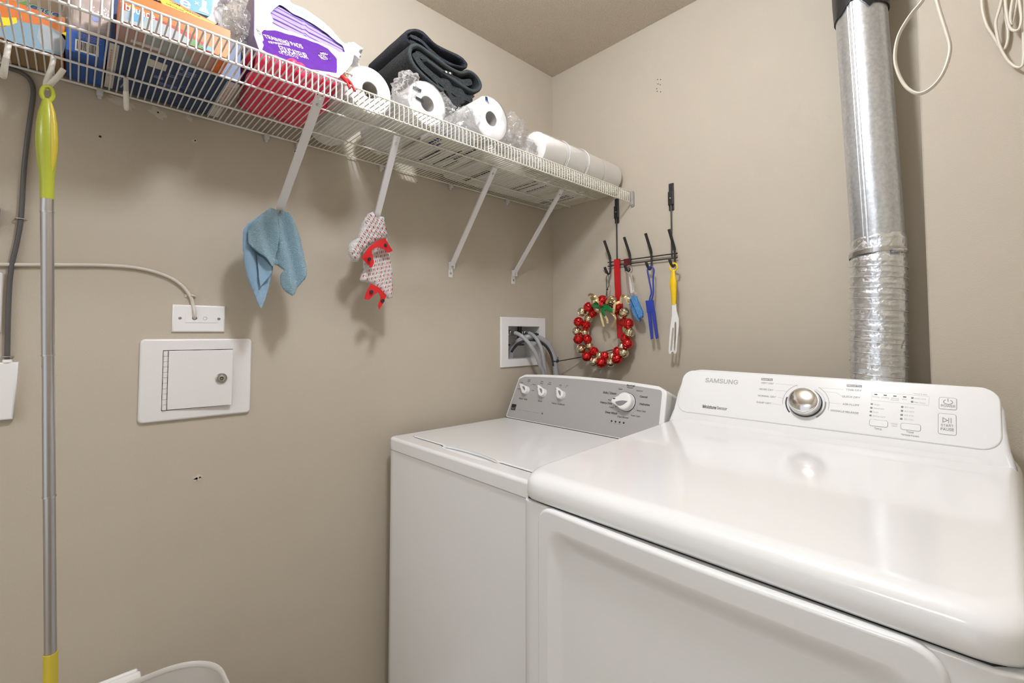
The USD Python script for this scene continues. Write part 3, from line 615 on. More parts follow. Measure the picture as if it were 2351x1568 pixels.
cr2 = np.abs(meshkit.fbm(np.stack([np.cos(A) * 9 + Z * 60, np.sin(A) * 9, Z * 60], -1), 3, 9) - .5)
R = .0560 + .0012 * np.exp(-((ph - .5) / .055) ** 2) - .0012 * np.sin(math.pi * ph) ** 2 * 0 + .0030 * cr * np.clip(np.abs(ph - .5) * 4, 0, 1) - .0060 * cr2 * np.clip(np.abs(ph - .5) * 5 - .4, 0, 1)
R = R - np.clip((Z - 1.49) / .02, 0, 1) * .002 + np.clip((Z - 1.503) / .01, 0, 1) * .001 * np.sin(9 * A)
R = R - .003 * np.exp(-((Z - 1.474) / .007) ** 2)
c = np.array([pipe_at(max(z, 1.17)) for z in zs])
Vv = np.stack([c[:, None, 0] + R * np.sin(A), c[:, None, 1] - R * np.cos(A), Z + .008 * np.sin(A + .6) * np.clip((Z - 1.47) / .04, 0, 1)], -1)
obj('duct', loft(Vv, False, False), 'foil', duct, 50)
hx_ = np.linspace(0, 2 * math.pi * (1.455 - .92) / .0262, 20 * 44)
obj('rib', tube([on_pipe(.92 + .0262 * (-t) / (2 * math.pi) + (1.455 - .92), t + math.pi, .0578) for t in hx_], .00125, 6), 'foil', duct, 60, 'spiral wire rib')
band = [on_pipe(1.474 + .006 * math.sin(a + .9), a, .0575) for a in np.linspace(0, 2 * math.pi, 49)[:-1]]
bm = []
for k in (0, 1): pass
P = np.array(band); cc = pipe_at(1.474); outd = P - cc; outd[:, 2] = 0; outd /= np.linalg.norm(outd, axis=1, keepdims=True)
obj('clamp', loft(np.stack([np.stack([p + o * a + np.array([0, 0, b]) for a, b in ((0, -.005), (.0012, -.005), (.0012, .005), (0, .005))]) for p, o in zip(np.vstack([P, P[:1]]), np.vstack([outd, outd[:1]]))]), False, False), 'chrome_soft', duct, 30, 'steel hose clamp')
s0 = np.array(on_pipe(1.474, .62, .0600)); s1 = np.array(on_pipe(1.474, 1.02, .0635))
hs = tube([s0, s1], .005, 10); obj('clamp_screw', [tube([s0, s0 + (s1 - s0) * .8], .0045, 10), tube([s1 - (s1 - s0) * .2, s1 + (s1 - s0) * .1], .0062, 12)] + [tube([s0 + (s1 - s0) * k / 9, s0 + (s1 - s0) * (k + .4) / 9], .0052, 10) for k in range(7)], 'chrome_soft', duct)

# ---------------------------------------------------------------- fittings on the left wall
panel = thing('access_panel', 'white steel access panel with small hinged lockable door, under the cable plate', 'access panel', (0, -1.318, 1.169))
fo = rrect(-1.434, 1.072, -1.2025, 1.2665, .010); op = sg.box(-1.3912, 1.0975, -1.2465, 1.2398)
fm_ = as_mf(bevelled(fo, .0075, .005, LEFT(0), 3)) - as_mf(ext(op, .02, LEFT(.0045)))
obj('frame', fm_, 'enamel_panel' if mat('enamel_panel', (.80, .785, .77), .32, bump=('noise', 300., .12, .002)) else '', panel, 30)
obj('shadow_gap', ext(op.buffer(-.0002), .0004, LEFT(.0046)), 'gap_dark', panel, False)
Md = LEFT(.006) ; hinge_y = -1.3815
dm = bevelled(sg.box(-1.3805, 1.0990, -1.2480, 1.2385), .0035, .0012, LEFT(.0062), 2)
dm.apply_transform(rotation_matrix(math.radians(-4.0), [0, 0, 1], [.008, hinge_y, 1.1]))
door = obj('door', dm, 'enamel_panel', panel, 30)
for k in range(11):
    z = 1.0990 + k * .1395 / 11
    obj('hinge_knuckle', tube([(.0075, -1.3858, z + .0003), (.0075, -1.3858, z + .1395 / 11 - .0003)], .0046, 10), 'enamel_panel', panel, 40)
LK = frame((.0175, -1.2724, 1.1677), (.07, 1, 0), (0, 0, 1))
lk = lathe([(0, 0), (.0125, 0), (.0122, .0035), (.0105, .005), (.0098, .0036), (.0085, .0036), (.0075, .006), (.006, .0066), (0, .0066)], 28); lk.apply_transform(LK)
lk2 = lathe([(0, .006), (.0040, .006), (.0038, .0072), (0, .0072)], 16); lk2.apply_transform(LK)
lock = obj('lock', lk, 'chrome_soft', door)
obj('keyhole', lk2, 'gap_dark', lock)
obj('lock_pin', [ext(sg.LineString([(-.0022, 0), (.0022, 0)]).buffer(.0005).union(sg.LineString([(0, -.0022), (0, .0022)]).buffer(.0005)), .0016, LK @ np.array([[1, 0, 0, 0], [0, 1, 0, 0], [0, 0, 1, .0066], [0, 0, 0, 1.]]))], 'chrome', lock, False)

plate = thing('cable_plate', 'white two-hole cable wall plate above the access panel', 'wall plate', (0, -1.32, 1.316))
pl = as_mf(bevelled(sg.box(-1.3755, 1.2832, -1.265, 1.3494), .0055, .004, LEFT(0), 3)) - as_mf(ext(disc(-1.3306, 1.3174, .0052).union(disc(-1.3086, 1.3173, .0042)), .02, LEFT(.001)))
obj('plate', pl, 'plastic_white', plate, 30)
obj('insert', ext(sg.box(-1.3491, 1.3062, -1.2830, 1.3276).difference(disc(-1.3306, 1.3174, .0052)).difference(disc(-1.3086, 1.3173, .0042)), .0008, LEFT(.0055)), 'plastic_white', plate, False)
for y in (-1.3599, -1.2789):
    s_ = obj('screw', lathe([(0, 0), (.0036, 0), (.003, .0014), (0, .0018)], 14, (.0055, y, 1.3168), 'x'), 'screw_steel', plate)
    obj('slot', box((.0068, y - .0028, 1.3164), (.0075, y + .0028, 1.3172)), 'gap_dark', s_, False)
obj('knockout_plug', ext(disc(-1.3086, 1.3173, .0036), .0046, LEFT(.001)), 'plastic_white', plate, False)

mat('cable_cream', (.66, .61, .54), .45); mat('cable_dark', (.10, .095, .09), .4); mat('cable_white', (.74, .69, .58), .42)
cp = [(.0045, -2.0, 1.395), (.0045, -1.80, 1.408)] + [(.0045, y, z) for y, z in [(-1.6561, 1.4166), (-1.5896, 1.4226), (-1.5004, 1.4308), (-1.4395, 1.4299), (-1.3901, 1.417), (-1.3596, 1.3973), (-1.3404, 1.3707), (-1.3346, 1.3495)]] + [(.010, -1.331, 1.330), (.006, -1.3306, 1.319), (-.004, -1.3306, 1.3172)]
cab = thing('cable', 'cream cable running along the wall and curving down into the cable plate', 'cable', (0, -1.6, 1.42))
obj('cable_sheath', tube(curve(cp, 6), .0040, 10), 'cable_cream', cab, 60)
(cy_, cz_), = [(-1.3396, 1.3708)]
obj('cable_clip', [box((0, cy_ - .012, cz_ - .003), (.002, cy_ + .006, cz_ + .005), .001), tube([(.001, cy_ - .002, cz_ + .001), (.0085, cy_ + .002, cz_ + .002), (.0085, cy_ + .006, cz_ + .001), (.001, cy_ + .010, cz_)], .0022, 8)], 'cable_cream', cab)
obj('clip_nail', lathe([(0, 0), (.0034, 0), (.003, .002), (0, .0025)], 12, (.002, cy_ - .004, cz_ + .001), 'x'), 'screw_steel', cab)

bk_ = [(.006, -1.76, 1.824), (.006, -1.70, 1.822)] + [(.006, y, z) for y, z in [(-1.6582, 1.816), (-1.641, 1.8137), (-1.6269, 1.8026), (-1.6217, 1.7776), (-1.6245, 1.7259), (-1.6281, 1.6606), (-1.6301, 1.6055), (-1.631, 1.515), (-1.6349, 1.4651), (-1.6415, 1.4066), (-1.6428, 1.3361), (-1.6409, 1.2208)]]
bc = thing('power_cord', 'dark grey cord clipped down the wall beside the mop', 'cord', (0, -1.63, 1.5))
obj('cord_sheath', tube(curve(bk_, 6), .0041, 10), 'cable_dark', bc, 60)
for y, z in [(-1.6315, 1.5122), (-1.6407, 1.233)]:
    obj('staple', tube([(0, y - .008, z), (.010, y - .006, z), (.0118, y, z), (.010, y + .006, z), (0, y + .008, z)], .0011, 6), 'screw_steel', bc)
sb_ = thing('surface_box', 'white wall box with the dark cord entering its top', 'wall box', (0, -1.70, 1.166))
obj('cover', bevelled(sg.Polygon([(-1.79, 1.2225), (-1.6254, 1.2219), (-1.6285, 1.108), (-1.79, 1.109)]), .012, .004, LEFT(.0), 3), 'plastic_white', sb_, 40)
obj('cord_collar', lathe([(0, 0), (.0075, 0), (.0065, .006), (0, .006)], 14, (.006, -1.641, 1.2215)), 'plastic_white', sb_)
sp_ = thing('switch_plate', 'cream wall switch plate at the left edge, above the white wall box', 'switch plate', (0, -1.69, 1.34))
obj('plate', bevelled(rrect(-1.726, 1.279, -1.6515, 1.401, .004), .006, .004, LEFT(0), 3), 'trim_white', sp_, 40)
obj('toggle', box((.004, -1.695, 1.328), (.014, -1.683, 1.352), .002), 'trim_white', sp_)
db_ = thing('wall_unit', 'dark grey box on the wall at the left edge beside the cord', 'wall unit', (0, -1.70, 1.51))
obj('case', box((0, -1.78, 1.4895), (.02, -1.6600, 1.5315), .004, 2), 'dark_grip', db_)
obj('indicator', ext(disc(-1.69, 1.51, .002), .0006, LEFT(.02)), 'ink_pale', db_, False)

# laundry hook-ups
mat('hose_grey', (.36, .36, .37), .38); mat('valve_dark', (.09, .085, .08), .45, metallic=.5); mat('hose_black', (.03, .03, .032), .45)
obx = thing('outlet_box', 'recessed white washer outlet box in the wall corner', 'outlet box', (0, -.186, 1.246))
obj('frame', as_mf(bevelled(sg.box(-.3163, 1.1455, -.0570, 1.3470), .0065, .004, LEFT(0), 3)) - as_mf(ext(recess.buffer(-.0012, join_style=2), .05, LEFT(-.02))), 'plastic_white', obx, 30)
rim = recess.difference(recess.buffer(-.0015, join_style=2))
obj('liner', [ext(rim, .085, LEFT(-.083)), ext(recess, .003, LEFT(-.085))], 'enamel_grey', obx, False)
for y in (-.232, -.150):
    v_ = obj('valve', [tube([(-.060, y, 1.311), (-.060, y, 1.255)], .0105, 12), tube([(-.060, y, 1.262), (-.060, y, 1.240)], .007, 10), tube([(-.060, y, 1.285), (-.022, y - .012, 1.283)], .009, 12)], 'valve_dark', obx)
    obj('handle', [tube([(-.058, y - .022, 1.233), (-.058, y + .022, 1.233)], .0042, 8), tube([(-.058, y, 1.240), (-.058, y, 1.230)], .006, 8)], 'valve_dark', v_)
    obj('coupling', lathe([(0, 0), (.013, 0), (.013, .008), (.0112, .010), (.0112, .016), (0, .016)], 16, (-.026, y - .012, 1.283), 'x'), 'chrome_soft', obx, label='hose coupling')
for i, (y, lab, pts) in enumerate([(-.244, 'thin grey fill hose, left of the pair, leaving the outlet box', [(-.012, -.244, 1.283), (.018, -.238, 1.280), (.050, -.222, 1.255), (.076, -.200, 1.210), (.088, -.178, 1.150), (.092, -.160, 1.08), (.092, -.150, .70)]),
                                   (-.162, 'thin grey fill hose, right of the pair, leaving the outlet box', [(-.012, -.162, 1.283), (.018, -.158, 1.278), (.045, -.152, 1.255), (.068, -.148, 1.210), (.080, -.147, 1.150), (.086, -.146, 1.08), (.086, -.146, .70)])]):
    h_ = thing('fill_hose', lab, 'hose', pts[0], 'washer fill hoses')
    obj('hose', tube(curve(pts, 8), .0082, 12), 'hose_grey', h_, 60)
    obj('ferrule', tube([(-.016, y, 1.283), (.008, y + .002, 1.2815)], .0095, 12), 'chrome_soft', h_)
dpts = [(-.060, -.205, 1.150), (-.058, -.205, 1.180), (-.045, -.200, 1.225), (-.015, -.180, 1.258), (.022, -.140, 1.266), (.048, -.095, 1.240), (.062, -.070, 1.190), (.070, -.066, 1.130), (.075, -.068, 1.05), (.075, -.07, .70)]
dh = thing('drain_hose', 'thick grey drain hose arching over its black support out of the outlet box', 'hose', (0, -.1, 1.25))
dp = curve(dpts, 8); obj('hose', tube(dp, .0118, 14), 'hose_grey', dh, 60)
inn = dp[14:54] + np.array([0, 0, -.0105]) + (np.array([0, -.006, 0]))
obj('hose_support', tube(inn, .0085, 10, flat=.75), 'hose_black', dh, 60, 'black U-shaped hose support')
obj('support_tab', [box((.026, -.146, 1.268), (.034, -.128, 1.281), .002), tube([(.010, -.160, 1.262), (.012, -.156, 1.280), (.030, -.135, 1.281)], .003, 8)], 'hose_black', dh)
tie = thing('cable_tie', 'black tie strapping the drain hose and stretching behind the wreath', 'cable tie', (.068, -.066, 1.165))
tl = [(.068 + .0135 * math.cos(a), -.066 + .0135 * math.sin(a), 1.165) for a in np.linspace(0, 2 * math.pi, 17)[:-1]]
obj('loop', tube(tl, .0022, 8, closed=True), 'hose_black', tie)
obj('head', box((.077, -.070, 1.160), (.085, -.060, 1.172), .002), 'hose_black', tie)
obj('tail', tube([(.080, -.066, 1.164)] + [(0.1884, -0.012, 1.1873), (0.3201, -0.012, 1.2173)], .0020, 8), 'hose_black', tie)
obj('cut_end', tube([(.081, -.064, 1.170), (.081, -.063, 1.183)], .0014, 6), 'hose_black', tie)

# ---------------------------------------------------------------- mop and shelf hooks
def j_hook(label, y, pts, x_rail=.112):
    t = thing('utility_hook', label, 'hook', (x_rail, y, ZS - .01), 'coated hooks under the shelf')
    obj('hook', tube(curve(pts, 6), .0046, 10), 'hook_coat', t, 60)
    obj('wire_clip', tube([(x_rail - .035, y - .008, ZS + .0035), (x_rail - .004, y - .004, ZS + .004), (x_rail + .004, y, ZS - .004), (x_rail + .001, y, ZS - .012), (x_rail - .03, y - .006, ZS - .014)], .0014, 6), 'screw_steel', t)
    return t
j_hook('cream coated hook under the shelf carrying the mop', -1.590, [(.112, -1.591, ZS - .004), (.114, -1.5925, 1.800), (.130, -1.596, 1.772), (.142, -1.5985, 1.752), (.160, -1.5965, 1.737), (.178, -1.590, 1.741), (.190, -1.581, 1.753), (.200, -1.5745, 1.764)])
j_hook('cream coated empty hook under the dark blue box', -1.482, [(.112, -1.4815, ZS - .004), (.113, -1.481, 1.800), (.122, -1.480, 1.775), (.132, -1.480, 1.752), (.142, -1.4805, 1.744), (.152, -1.482, 1.754), (.160, -1.4835, 1.772)])
j_hook('cream coated hook at the left edge of the shelf', -1.652, [(.112, -1.651, ZS - .004), (.114, -1.652, 1.800), (.130, -1.652, 1.775), (.150, -1.652, 1.742), (.165, -1.651, 1.745), (.182, -1.647, 1.765)])
mat('mop_green', (.40, .44, .03), .32, coat_weight=.3); mat('mop_yellow', (.62, .50, .05), .35); mat('aluminium', (.56, .55, .55), .30, metallic=1.0, anisotropic=.4)
mop = thing('mop', 'mop with lime green grip and long silver pole hanging from a shelf hook', 'mop', (.2, -1.57, .6))
def mp(z): return np.array([.2 - .0, np.interp(z, [.3, .6634, 1.2403, 1.5213, 1.723], [-1.5512, -1.5578, -1.5787, -1.5885, -1.5947]), z])
gr = [(1.702, .004), (1.697, .0068), (1.688, .0090), (1.675, .0116), (1.655, .0140), (1.63, .0150), (1.61, .0146), (1.59, .0130), (1.572, .0112), (1.555, .0101), (1.535, .0095), (1.520, .0094)]
obj('grip', tube([mp(z) for z, r in gr], [r for z, r in gr], 20), 'mop_green', mop, 60)
ins = [mp(z) + np.array([r * .62, r * .60, 0]) for z, r in gr[1:9]]
obj('grip_inlay', tube(ins, [.002, .004, .0056, .0068, .0072, .0068, .005, .002], 12, flat=.8), 'mop_yellow', mop, 60, 'yellow soft grip strip')
rg = [mp(1.700) + np.array([-.004 * 0, d, h]) for d, h in ((0, -.004), (-.006, .005), (-.0075, .016), (-.005, .028), (0, .032), (.005, .028), (.0075, .016), (.006, .005))]
rg = [p + np.array([-.022 * (p[2] - 1.70) / .036, 0, 0]) for p in rg]
obj('hanging_loop', tube(curve(rg, 5, True), .0036, 10, closed=True), 'mop_green', mop, 60)
segs = [(1.520, 1.497, .0092), (1.4965, 1.2403, .0090), (1.2398, .9903, .0087), (.9898, .715, .0084)]
for a, b, r in segs: obj('pole_section', tube([mp(a), mp((a + b) / 2), mp(b)], r, 20), 'aluminium', mop, 60)
for z in (1.4967, 1.2400, .9900): obj('joint_ring', tube([mp(z + .0012), mp(z - .0012)], .0095, 20), 'chrome_soft', mop, 60)
for z in (1.478, 1.222): obj('lock_button', lathe([(0, 0), (.0024, 0), (.002, .002), (0, .003)], 10, mp(z) + np.array([.001, -.0085, 0]), 'y'), 'screw_steel', mop)
obj('lower_sleeve', tube([mp(.716), mp(.60), mp(.30)], .0100, 20), 'mop_yellow', mop, 60)
obj('mop_head', [box((.12, -1.70, .0), (.30, -1.50, .022), .008, 2), tube([mp(.30), (.2, -1.552, .02)], .012, 14)], 'mop_green', mop)

# ---------------------------------------------------------------- tub
mat('tub_plastic', (.80, .79, .77), .3, transmission_weight=0.0, subsurface_weight=0.0)
mat('tub_rim', (.66, .63, .59), .35)
LOOK['tub_plastic'] = usdkit.material(stage, '/World/Looks/tub_clear', {'p': ('principled_bsdf', {'base_color': (.80, .78, .76), 'roughness': .25}), 'tr': ('transparent_bsdf', {'color': (.95, .94, .93)}), 'm': ('mix_closure', {'fac': .42})},
                                      [('tr.BSDF', 'm.closure1'), ('p.BSDF', 'm.closure2')], surface='m.closure')
tub = thing('laundry_tub', 'translucent white plastic tub on the floor under the shelf', 'tub', (.26, -1.41, 0))
def tr(i, z, n=72): return np.c_[ring_of(rrect(.102 + i, -1.537 + i, .44 - i, -1.289 - i, .100 - i * .6, 12), n), np.full(n, z)]
obj('body', loft([tr(.05, .004), tr(.048, .012), tr(.014, .48), tr(.004, .5525), tr(.0065, .5525), tr(.0165, .48), tr(.051, .016)], True, True), 'tub_plastic', tub, 40)
obj('rim', loft([tr(.007, .550), tr(.0, .550), tr(.0, .555), tr(.002, .5585), tr(.005, .5585), tr(.0075, .555), tr(.0075, .550), tr(.007, .550)], False, False), 'tub_rim', tub, 40)
obj('ledge', loft([tr(.0125, .512), tr(.0165, .512), tr(.0165, .509), tr(.0125, .509)], False, False), 'tub_rim', tub, 40)
obj('handle', [box((.072, -1.50, .545), (.108, -1.42, .556), .004, 2), box((.068, -1.495, .53), (.078, -1.425, .562), .004, 2)], 'plastic_white', tub)

# ---------------------------------------------------------------- hook rack and what hangs on it
mat('rack_black', (.022, .021, .02), .38); mat('rack_wire', (.06, .057, .05), .35, metallic=.6)
rack = thing('hook_rack', 'black wire rack of four double hooks on the back wall', 'hook rack', (.45, -.01, 1.55))
for x, zt in ((.3385, 1.812), (.5678, 1.818)):
    obj('upright', tube([(x, -.006, zt - .03), (x, -.006, 1.546)], .0028, 8), 'rack_wire', rack)
    obj('hanger_tab', [box((x - .0095, -.005, zt - .098), (x + .0095, -.0005, zt), .002, 2), box((x - .011, -.010, zt - .080), (x + .011, -.004, zt - .030), .003, 2)], 'rack_black', rack)
    obj('tab_screw', lathe([(0, 0), (.0032, 0), (.0026, -.002), (0, -.0025)], 10, (x, -.010, zt - .055), 'y'), 'chrome', rack)
for z in (1.5617, 1.5463): obj('crossbar', tube([(.300, -.0115, z), (.592, -.0115, z)], .0022, 8), 'rack_wire', rack)
HX = (.3155, .4050, .4945, .5850)
for x in HX:
    p = curve([(x - .001, -.055, 1.641), (x, -.038, 1.610), (x, -.0225, 1.584), (x, -.0185, 1.565), (x, -.018, 1.535), (x, -.0215, 1.519), (x, -.032, 1.512), (x, -.043, 1.520), (x - .001, -.054, 1.537)], 6)
    hk = obj('hook', tube(p, .0034, 8), 'rack_black', rack, 60)
    obj('upper_tip', tube(p[:17], .0052, 10), 'rack_black', hk, 60)
    obj('lower_tip', tube(p[-9:], .0052, 10), 'rack_black', hk, 60)

mat('bell_red', (.62, .012, .012), .20, metallic=.75, coat_weight=.5); mat('bell_gold', (.70, .62, .44), .16, metallic=1.0); mat('leaf_green', (.005, .17, .035), .22, coat_weight=.4, bump=('noise', 120., .3, .003))
mat('berry_red', (.5, .005, .015), .15, coat_weight=.6); mat('ribbon_gold', (.66, .52, .26), .22, metallic=.9); mat('wire_dark', (.03, .03, .03), .4)
wr = thing('bell_wreath', 'Christmas wreath of red and gold jingle bells with holly', 'wreath', (.300, -.045, 1.29))
WC = np.array([.303, -.046, 1.288]); WR = .106
bs_ = trimesh.creation.icosphere(subdivisions=4, radius=1.0)
def bell(c, r, axis, roll):
    v = bs_.vertices.copy(); ax = np.array(axis, float); ax /= np.linalg.norm(ax)
    lat = v[:, 2]; phi = np.arctan2(v[:, 1], v[:, 0])
    slit = np.exp(-((np.abs(np.sin(2 * (phi))) * np.sqrt(np.maximum(1 - lat ** 2, 0))) / .085) ** 2) * np.clip((lat - .05) * 8, 0, 1)
    s = 1 - .30 * slit + .035 * np.exp(-(lat / .07) ** 2)
    v = v * s[:, None] * r
    a = np.array([0, 0, 1.]) if abs(ax[2]) < .9 else np.array([1., 0, 0]); X = np.cross(a, ax); X /= np.linalg.norm(X); Y = np.cross(ax, X)
    ca, sa = math.cos(roll), math.sin(roll); X, Y = ca * X + sa * Y, -sa * X + ca * Y
    return trimesh.Trimesh(np.outer(v[:, 0], X) + np.outer(v[:, 1], Y) + np.outer(v[:, 2], ax) + np.array(c), bs_.faces, process=False)
wk = np.random.default_rng(11)
N = 20
for i in range(N):
    a = 2 * math.pi * i / N + math.pi / 2
    red = i % 2 == 0
    look = 'bell_red' if red else 'bell_gold'
    rr = .0200 if red else .0186
    for k, (dr, dy) in enumerate(((.013, -.012), (-.013, .006))):
        R_ = WR + dr + (0 if red else .003) + wk.normal(0, .0015)
        aa = a + wk.normal(0, .02) + (.03 if k else -.03)
        c = WC + np.array([R_ * math.cos(aa), dy + wk.normal(0, .002), R_ * math.sin(aa) * 1.02])
        ax = np.array([math.cos(aa) * (1 if k == 0 else -1) * .7, -.8, math.sin(aa) * .6]) + wk.normal(0, .5, 3)
        obj('red_bell' if red else 'gold_bell', bell(c, rr * (1 if k == 0 else .92), ax, wk.uniform(0, 3)), look, wr, 50)
obj('wire_ring', tube([WC + np.array([WR * math.cos(a), 0.004, WR * math.sin(a)]) for a in np.linspace(0, 2 * math.pi, 40)[:-1]], .0025, 6, closed=True), 'wire_dark', wr)
hw = [(.3155, -.034, 1.5135), (.309, -.036, 1.500), (.3095, -.036, 1.465), (.3125, -.038, 1.452), (.3105, -.040, 1.43), (.3075, -.044, 1.40)]
obj('hanging_wire', [tube(hw, .0013, 6), tube([(.6310 - x, y, z) if z > 1.46 else (.6245 - x, y, z) for x, y, z in hw], .0013, 6), tube([(.309, -.036, 1.452), (.316, -.036, 1.452)], .0026, 6), tube([(.306, -.036, 1.515), (.298, -.040, 1.530)], .0009, 5)], 'wire_dark', wr)
def leaf(c, tip, w, bend):
    c, tip = np.array(c), np.array(tip); d = tip - c; L = np.linalg.norm(d); d /= L
    s = np.cross(d, [0, -1, 0]); s /= np.linalg.norm(s)
    ts = np.linspace(0, 1, 13); wid = np.array([.12, .45, .62, .95, .72, 1.0, .70, .92, .60, .72, .42, .30, .02]) * w
    rows = []
    for t, ww in zip(ts, wid):
        m_ = c + d * L * t + np.array([0, -bend * math.sin(math.pi * t), 0])
        rows.append([m_ - s * ww + np.array([0, .003, 0]), m_, m_ + s * ww + np.array([0, .003, 0])])
    R_ = np.array(rows); top = R_.reshape(-1, 3); bot = top + np.array([0, .0008, 0])
    F = [(i * 3 + j, i * 3 + j + 1, i * 3 + j + 4, i * 3 + j + 3) for i in range(12) for j in range(2)]
    F2 = [tuple(x + 39 for x in f[::-1]) for f in F]
    E_ = [(i * 3, (i + 1) * 3, (i + 1) * 3 + 39, i * 3 + 39) for i in range(12)] + [((i + 1) * 3 + 2, i * 3 + 2, i * 3 + 41, (i + 1) * 3 + 41) for i in range(12)]
    return as_tm((np.vstack([top, bot]), np.array(F + F2 + E_)))
def at_w(px, y): return px
LV = [(0.3182, 1.3898), (0.2607, 1.3883), (0.2659, 1.4005), (0.325, 1.3443), (0.375, 1.3597), (0.3588, 1.3741), (0.3421, 1.3688)]
hc = LV[0]
for tip, w in ((LV[1], .012), (LV[3], .0125), (LV[4], .0125)):
    obj('holly_leaf', leaf((hc[0], -.078, hc[1]), (tip[0], -.074, tip[1]), w, .006), 'leaf_green', wr, 40)
for i, (dx, dz) in enumerate([(-.004, .004), (.002, -.004), (.006, .001), (-.001, .009), (.0075, -.006), (-.006, -.004), (.001, .001)]):
    s_ = trimesh.creation.icosphere(subdivisions=2, radius=.0042); s_.apply_translation((hc[0] + dx, -.086 - .002 * (i == 6), hc[1] + .004 + dz)); obj('holly_berry', s_, 'berry_red', wr, True)
def ribbon(pts, w, look, nm, parent, wd=(0, -1, .2), th=.0005, flat_on=False):
    P = curve(pts, 6); wd = np.array(wd, float); v = []
    face = np.array([.35, -.9, .15])
    for i, p in enumerate(P):
        T = (P[min(i + 1, len(P) - 1)] - P[max(i - 1, 0)]); T /= np.linalg.norm(T)
        s = (wd - T * (wd @ T)) if not flat_on else np.cross(T, face); s /= np.linalg.norm(s); n = np.cross(T, s) * th
        v += [p - s * w / 2 + n, p + s * w / 2 + n, p + s * w / 2 - n, p - s * w / 2 - n]
    F = []
    for i in range(len(P) - 1):
        for k in range(4):
            l = (k + 1) % 4; F.append((i * 4 + k, i * 4 + l, i * 4 + 4 + l, i * 4 + 4 + k))
    F += [(3, 2, 1, 0), (len(P) * 4 - 4, len(P) * 4 - 3, len(P) * 4 - 2, len(P) * 4 - 1)]
    m = as_tm((np.array(v), np.array(F)))
    if m.volume < 0: m.invert()
    return obj(nm, m, look, parent, 40)
def RB(pts, ys): return [(x, y, z) for (x, z), y in zip(pts, ys)]
B_ = [[(0.2572, 1.4299), (0.2763, 1.4318), (0.2938, 1.4246), (0.3061, 1.4087)], [(0.2686, 1.4158), (0.2838, 1.4201), (0.3011, 1.4089), (0.3133, 1.3961)], [(0.3423, 1.3928), (0.3544, 1.4061), (0.3778, 1.4029), (0.3847, 1.3947), (0.373, 1.3854)], [(0.3726, 1.3499), (0.3821, 1.3673), (0.3869, 1.3887), (0.4053, 1.3976)], [(0.4052, 1.3898), (0.4145, 1.4146), (0.4302, 1.4137), (0.441, 1.3881)], [(0.441, 1.39), (0.4445, 1.4052), (0.4478, 1.4127)], [(0.3106, 1.3699), (0.3031, 1.356), (0.309, 1.3255), (0.3125, 1.3073)], [(0.3251, 1.3473), (0.331, 1.3351), (0.3296, 1.3191)], [(0.3445, 1.3667), (0.3633, 1.3502), (0.3678, 1.3323), (0.3486, 1.3068)]]
for k, b in enumerate(B_):
    n = len(b); w = .0088 if k < 6 else .0075
    ribbon(RB(b, -.082 - .012 * np.sin(np.linspace(.2, 2.9, n)) if k < 6 else np.linspace(-.070, -.060, n)), w, 'ribbon_gold', 'gold_ribbon', wr, flat_on=True)

mat('strap_red', (.50, .008, .012), .45); mat('strap_maroon', (.12, .006, .010), .5); mat('clear_acrylic', (.97, .97, .97), .08, transmission_weight=.95, ior=1.45); mat('sponge_blue', (.10, .30, .62), .9, bump=('voronoi', 380., .8, .003))
mat('nylon_blue', (.025, .05, .36), .35); mat('handle_yellow', (.86, .56, .006), .30); mat('nylon_white', (.84, .83, .81), .35)
st = [(.352, -.016, 1.560), (.352, -.0185, 1.568), (.352, -.020, 1.560), (.354, -.021, 1.50), (.358, -.022, 1.42), (.362, -.022, 1.34), (.366, -.022, 1.262)]
sr = thing('red_strap', 'flat red strap folded over the rack bar and passing behind the wreath', 'strap', (.353, -.02, 1.56))
P_ = ribbon([(.347, -.0145, 1.552), (.347, -.0155, 1.5655)] + [(x - .005, y, z) for x, y, z in st[1:]], .026, 'strap_red', 'strap', sr, (1, 0, 0), .0008)
obj('loop_end', [box((.376, -.017, 1.535), (.402, -.0145, 1.566), .0008), box((.374, -.0165, 1.562), (.394, -.0060, 1.5655), .0008)], 'strap_maroon', sr, label='dark red end looped on the bar')
wd_ = [(0.4161, 1.5211), (0.4199, 1.4777), (0.4278, 1.4305), (0.4403, 1.4168)]
wand = thing('dish_wand', 'clear handled scrubber with two blue sponge heads hanging from the second hook', 'scrubber', (.41, -.045, 1.52))
wp = [(x, -.045 - .002 * i, z) for i, (x, z) in enumerate(wd_)]
ca = np.array(wp[0])
obj('handle', [tube([ca + np.array([.013 * math.cos(a), 0, .013 * math.sin(a) - .003]) for a in np.linspace(0, 2 * math.pi, 21)[:-1]], .0042, 8, closed=True), tube([ca + np.array([0, 0, -.016])] + wp[1:], [.012, .0135, .0165, .019], 14, flat=.45, up=(1, 0, 0))], 'clear_acrylic', wand, 60)
obj('handle_core', tube([ca + np.array([.001, 0, -.03]), np.array(wp[1]), np.array(wp[2])], [.003, .005, .006], 10, flat=.5, up=(1, 0, 0)), 'ribbon_gold' if False else 'clip_plastic', wand, 60)
sp2 = [[(0.4168, 1.4203), (0.4557, 1.4171), (0.4609, 1.4003), (0.4804, 1.3573), (0.4801, 1.3382), (0.4666, 1.3356), (0.4432, 1.3857), (0.4302, 1.4117)], [(0.4168, 1.4194), (0.4323, 1.3999), (0.4494, 1.3564), (0.4654, 1.3289), (0.4599, 1.3242), (0.4447, 1.3333), (0.4252, 1.3728), (0.4154, 1.4007)]]
for k, (pg, y) in enumerate(zip(sp2, (-.052, -.040))):
    obj('sponge', noisy(bevelled(sg.Polygon(pg), .012, .003, BACK(y), 3), .0006, 200, k), 'sponge_blue', wand, 40)
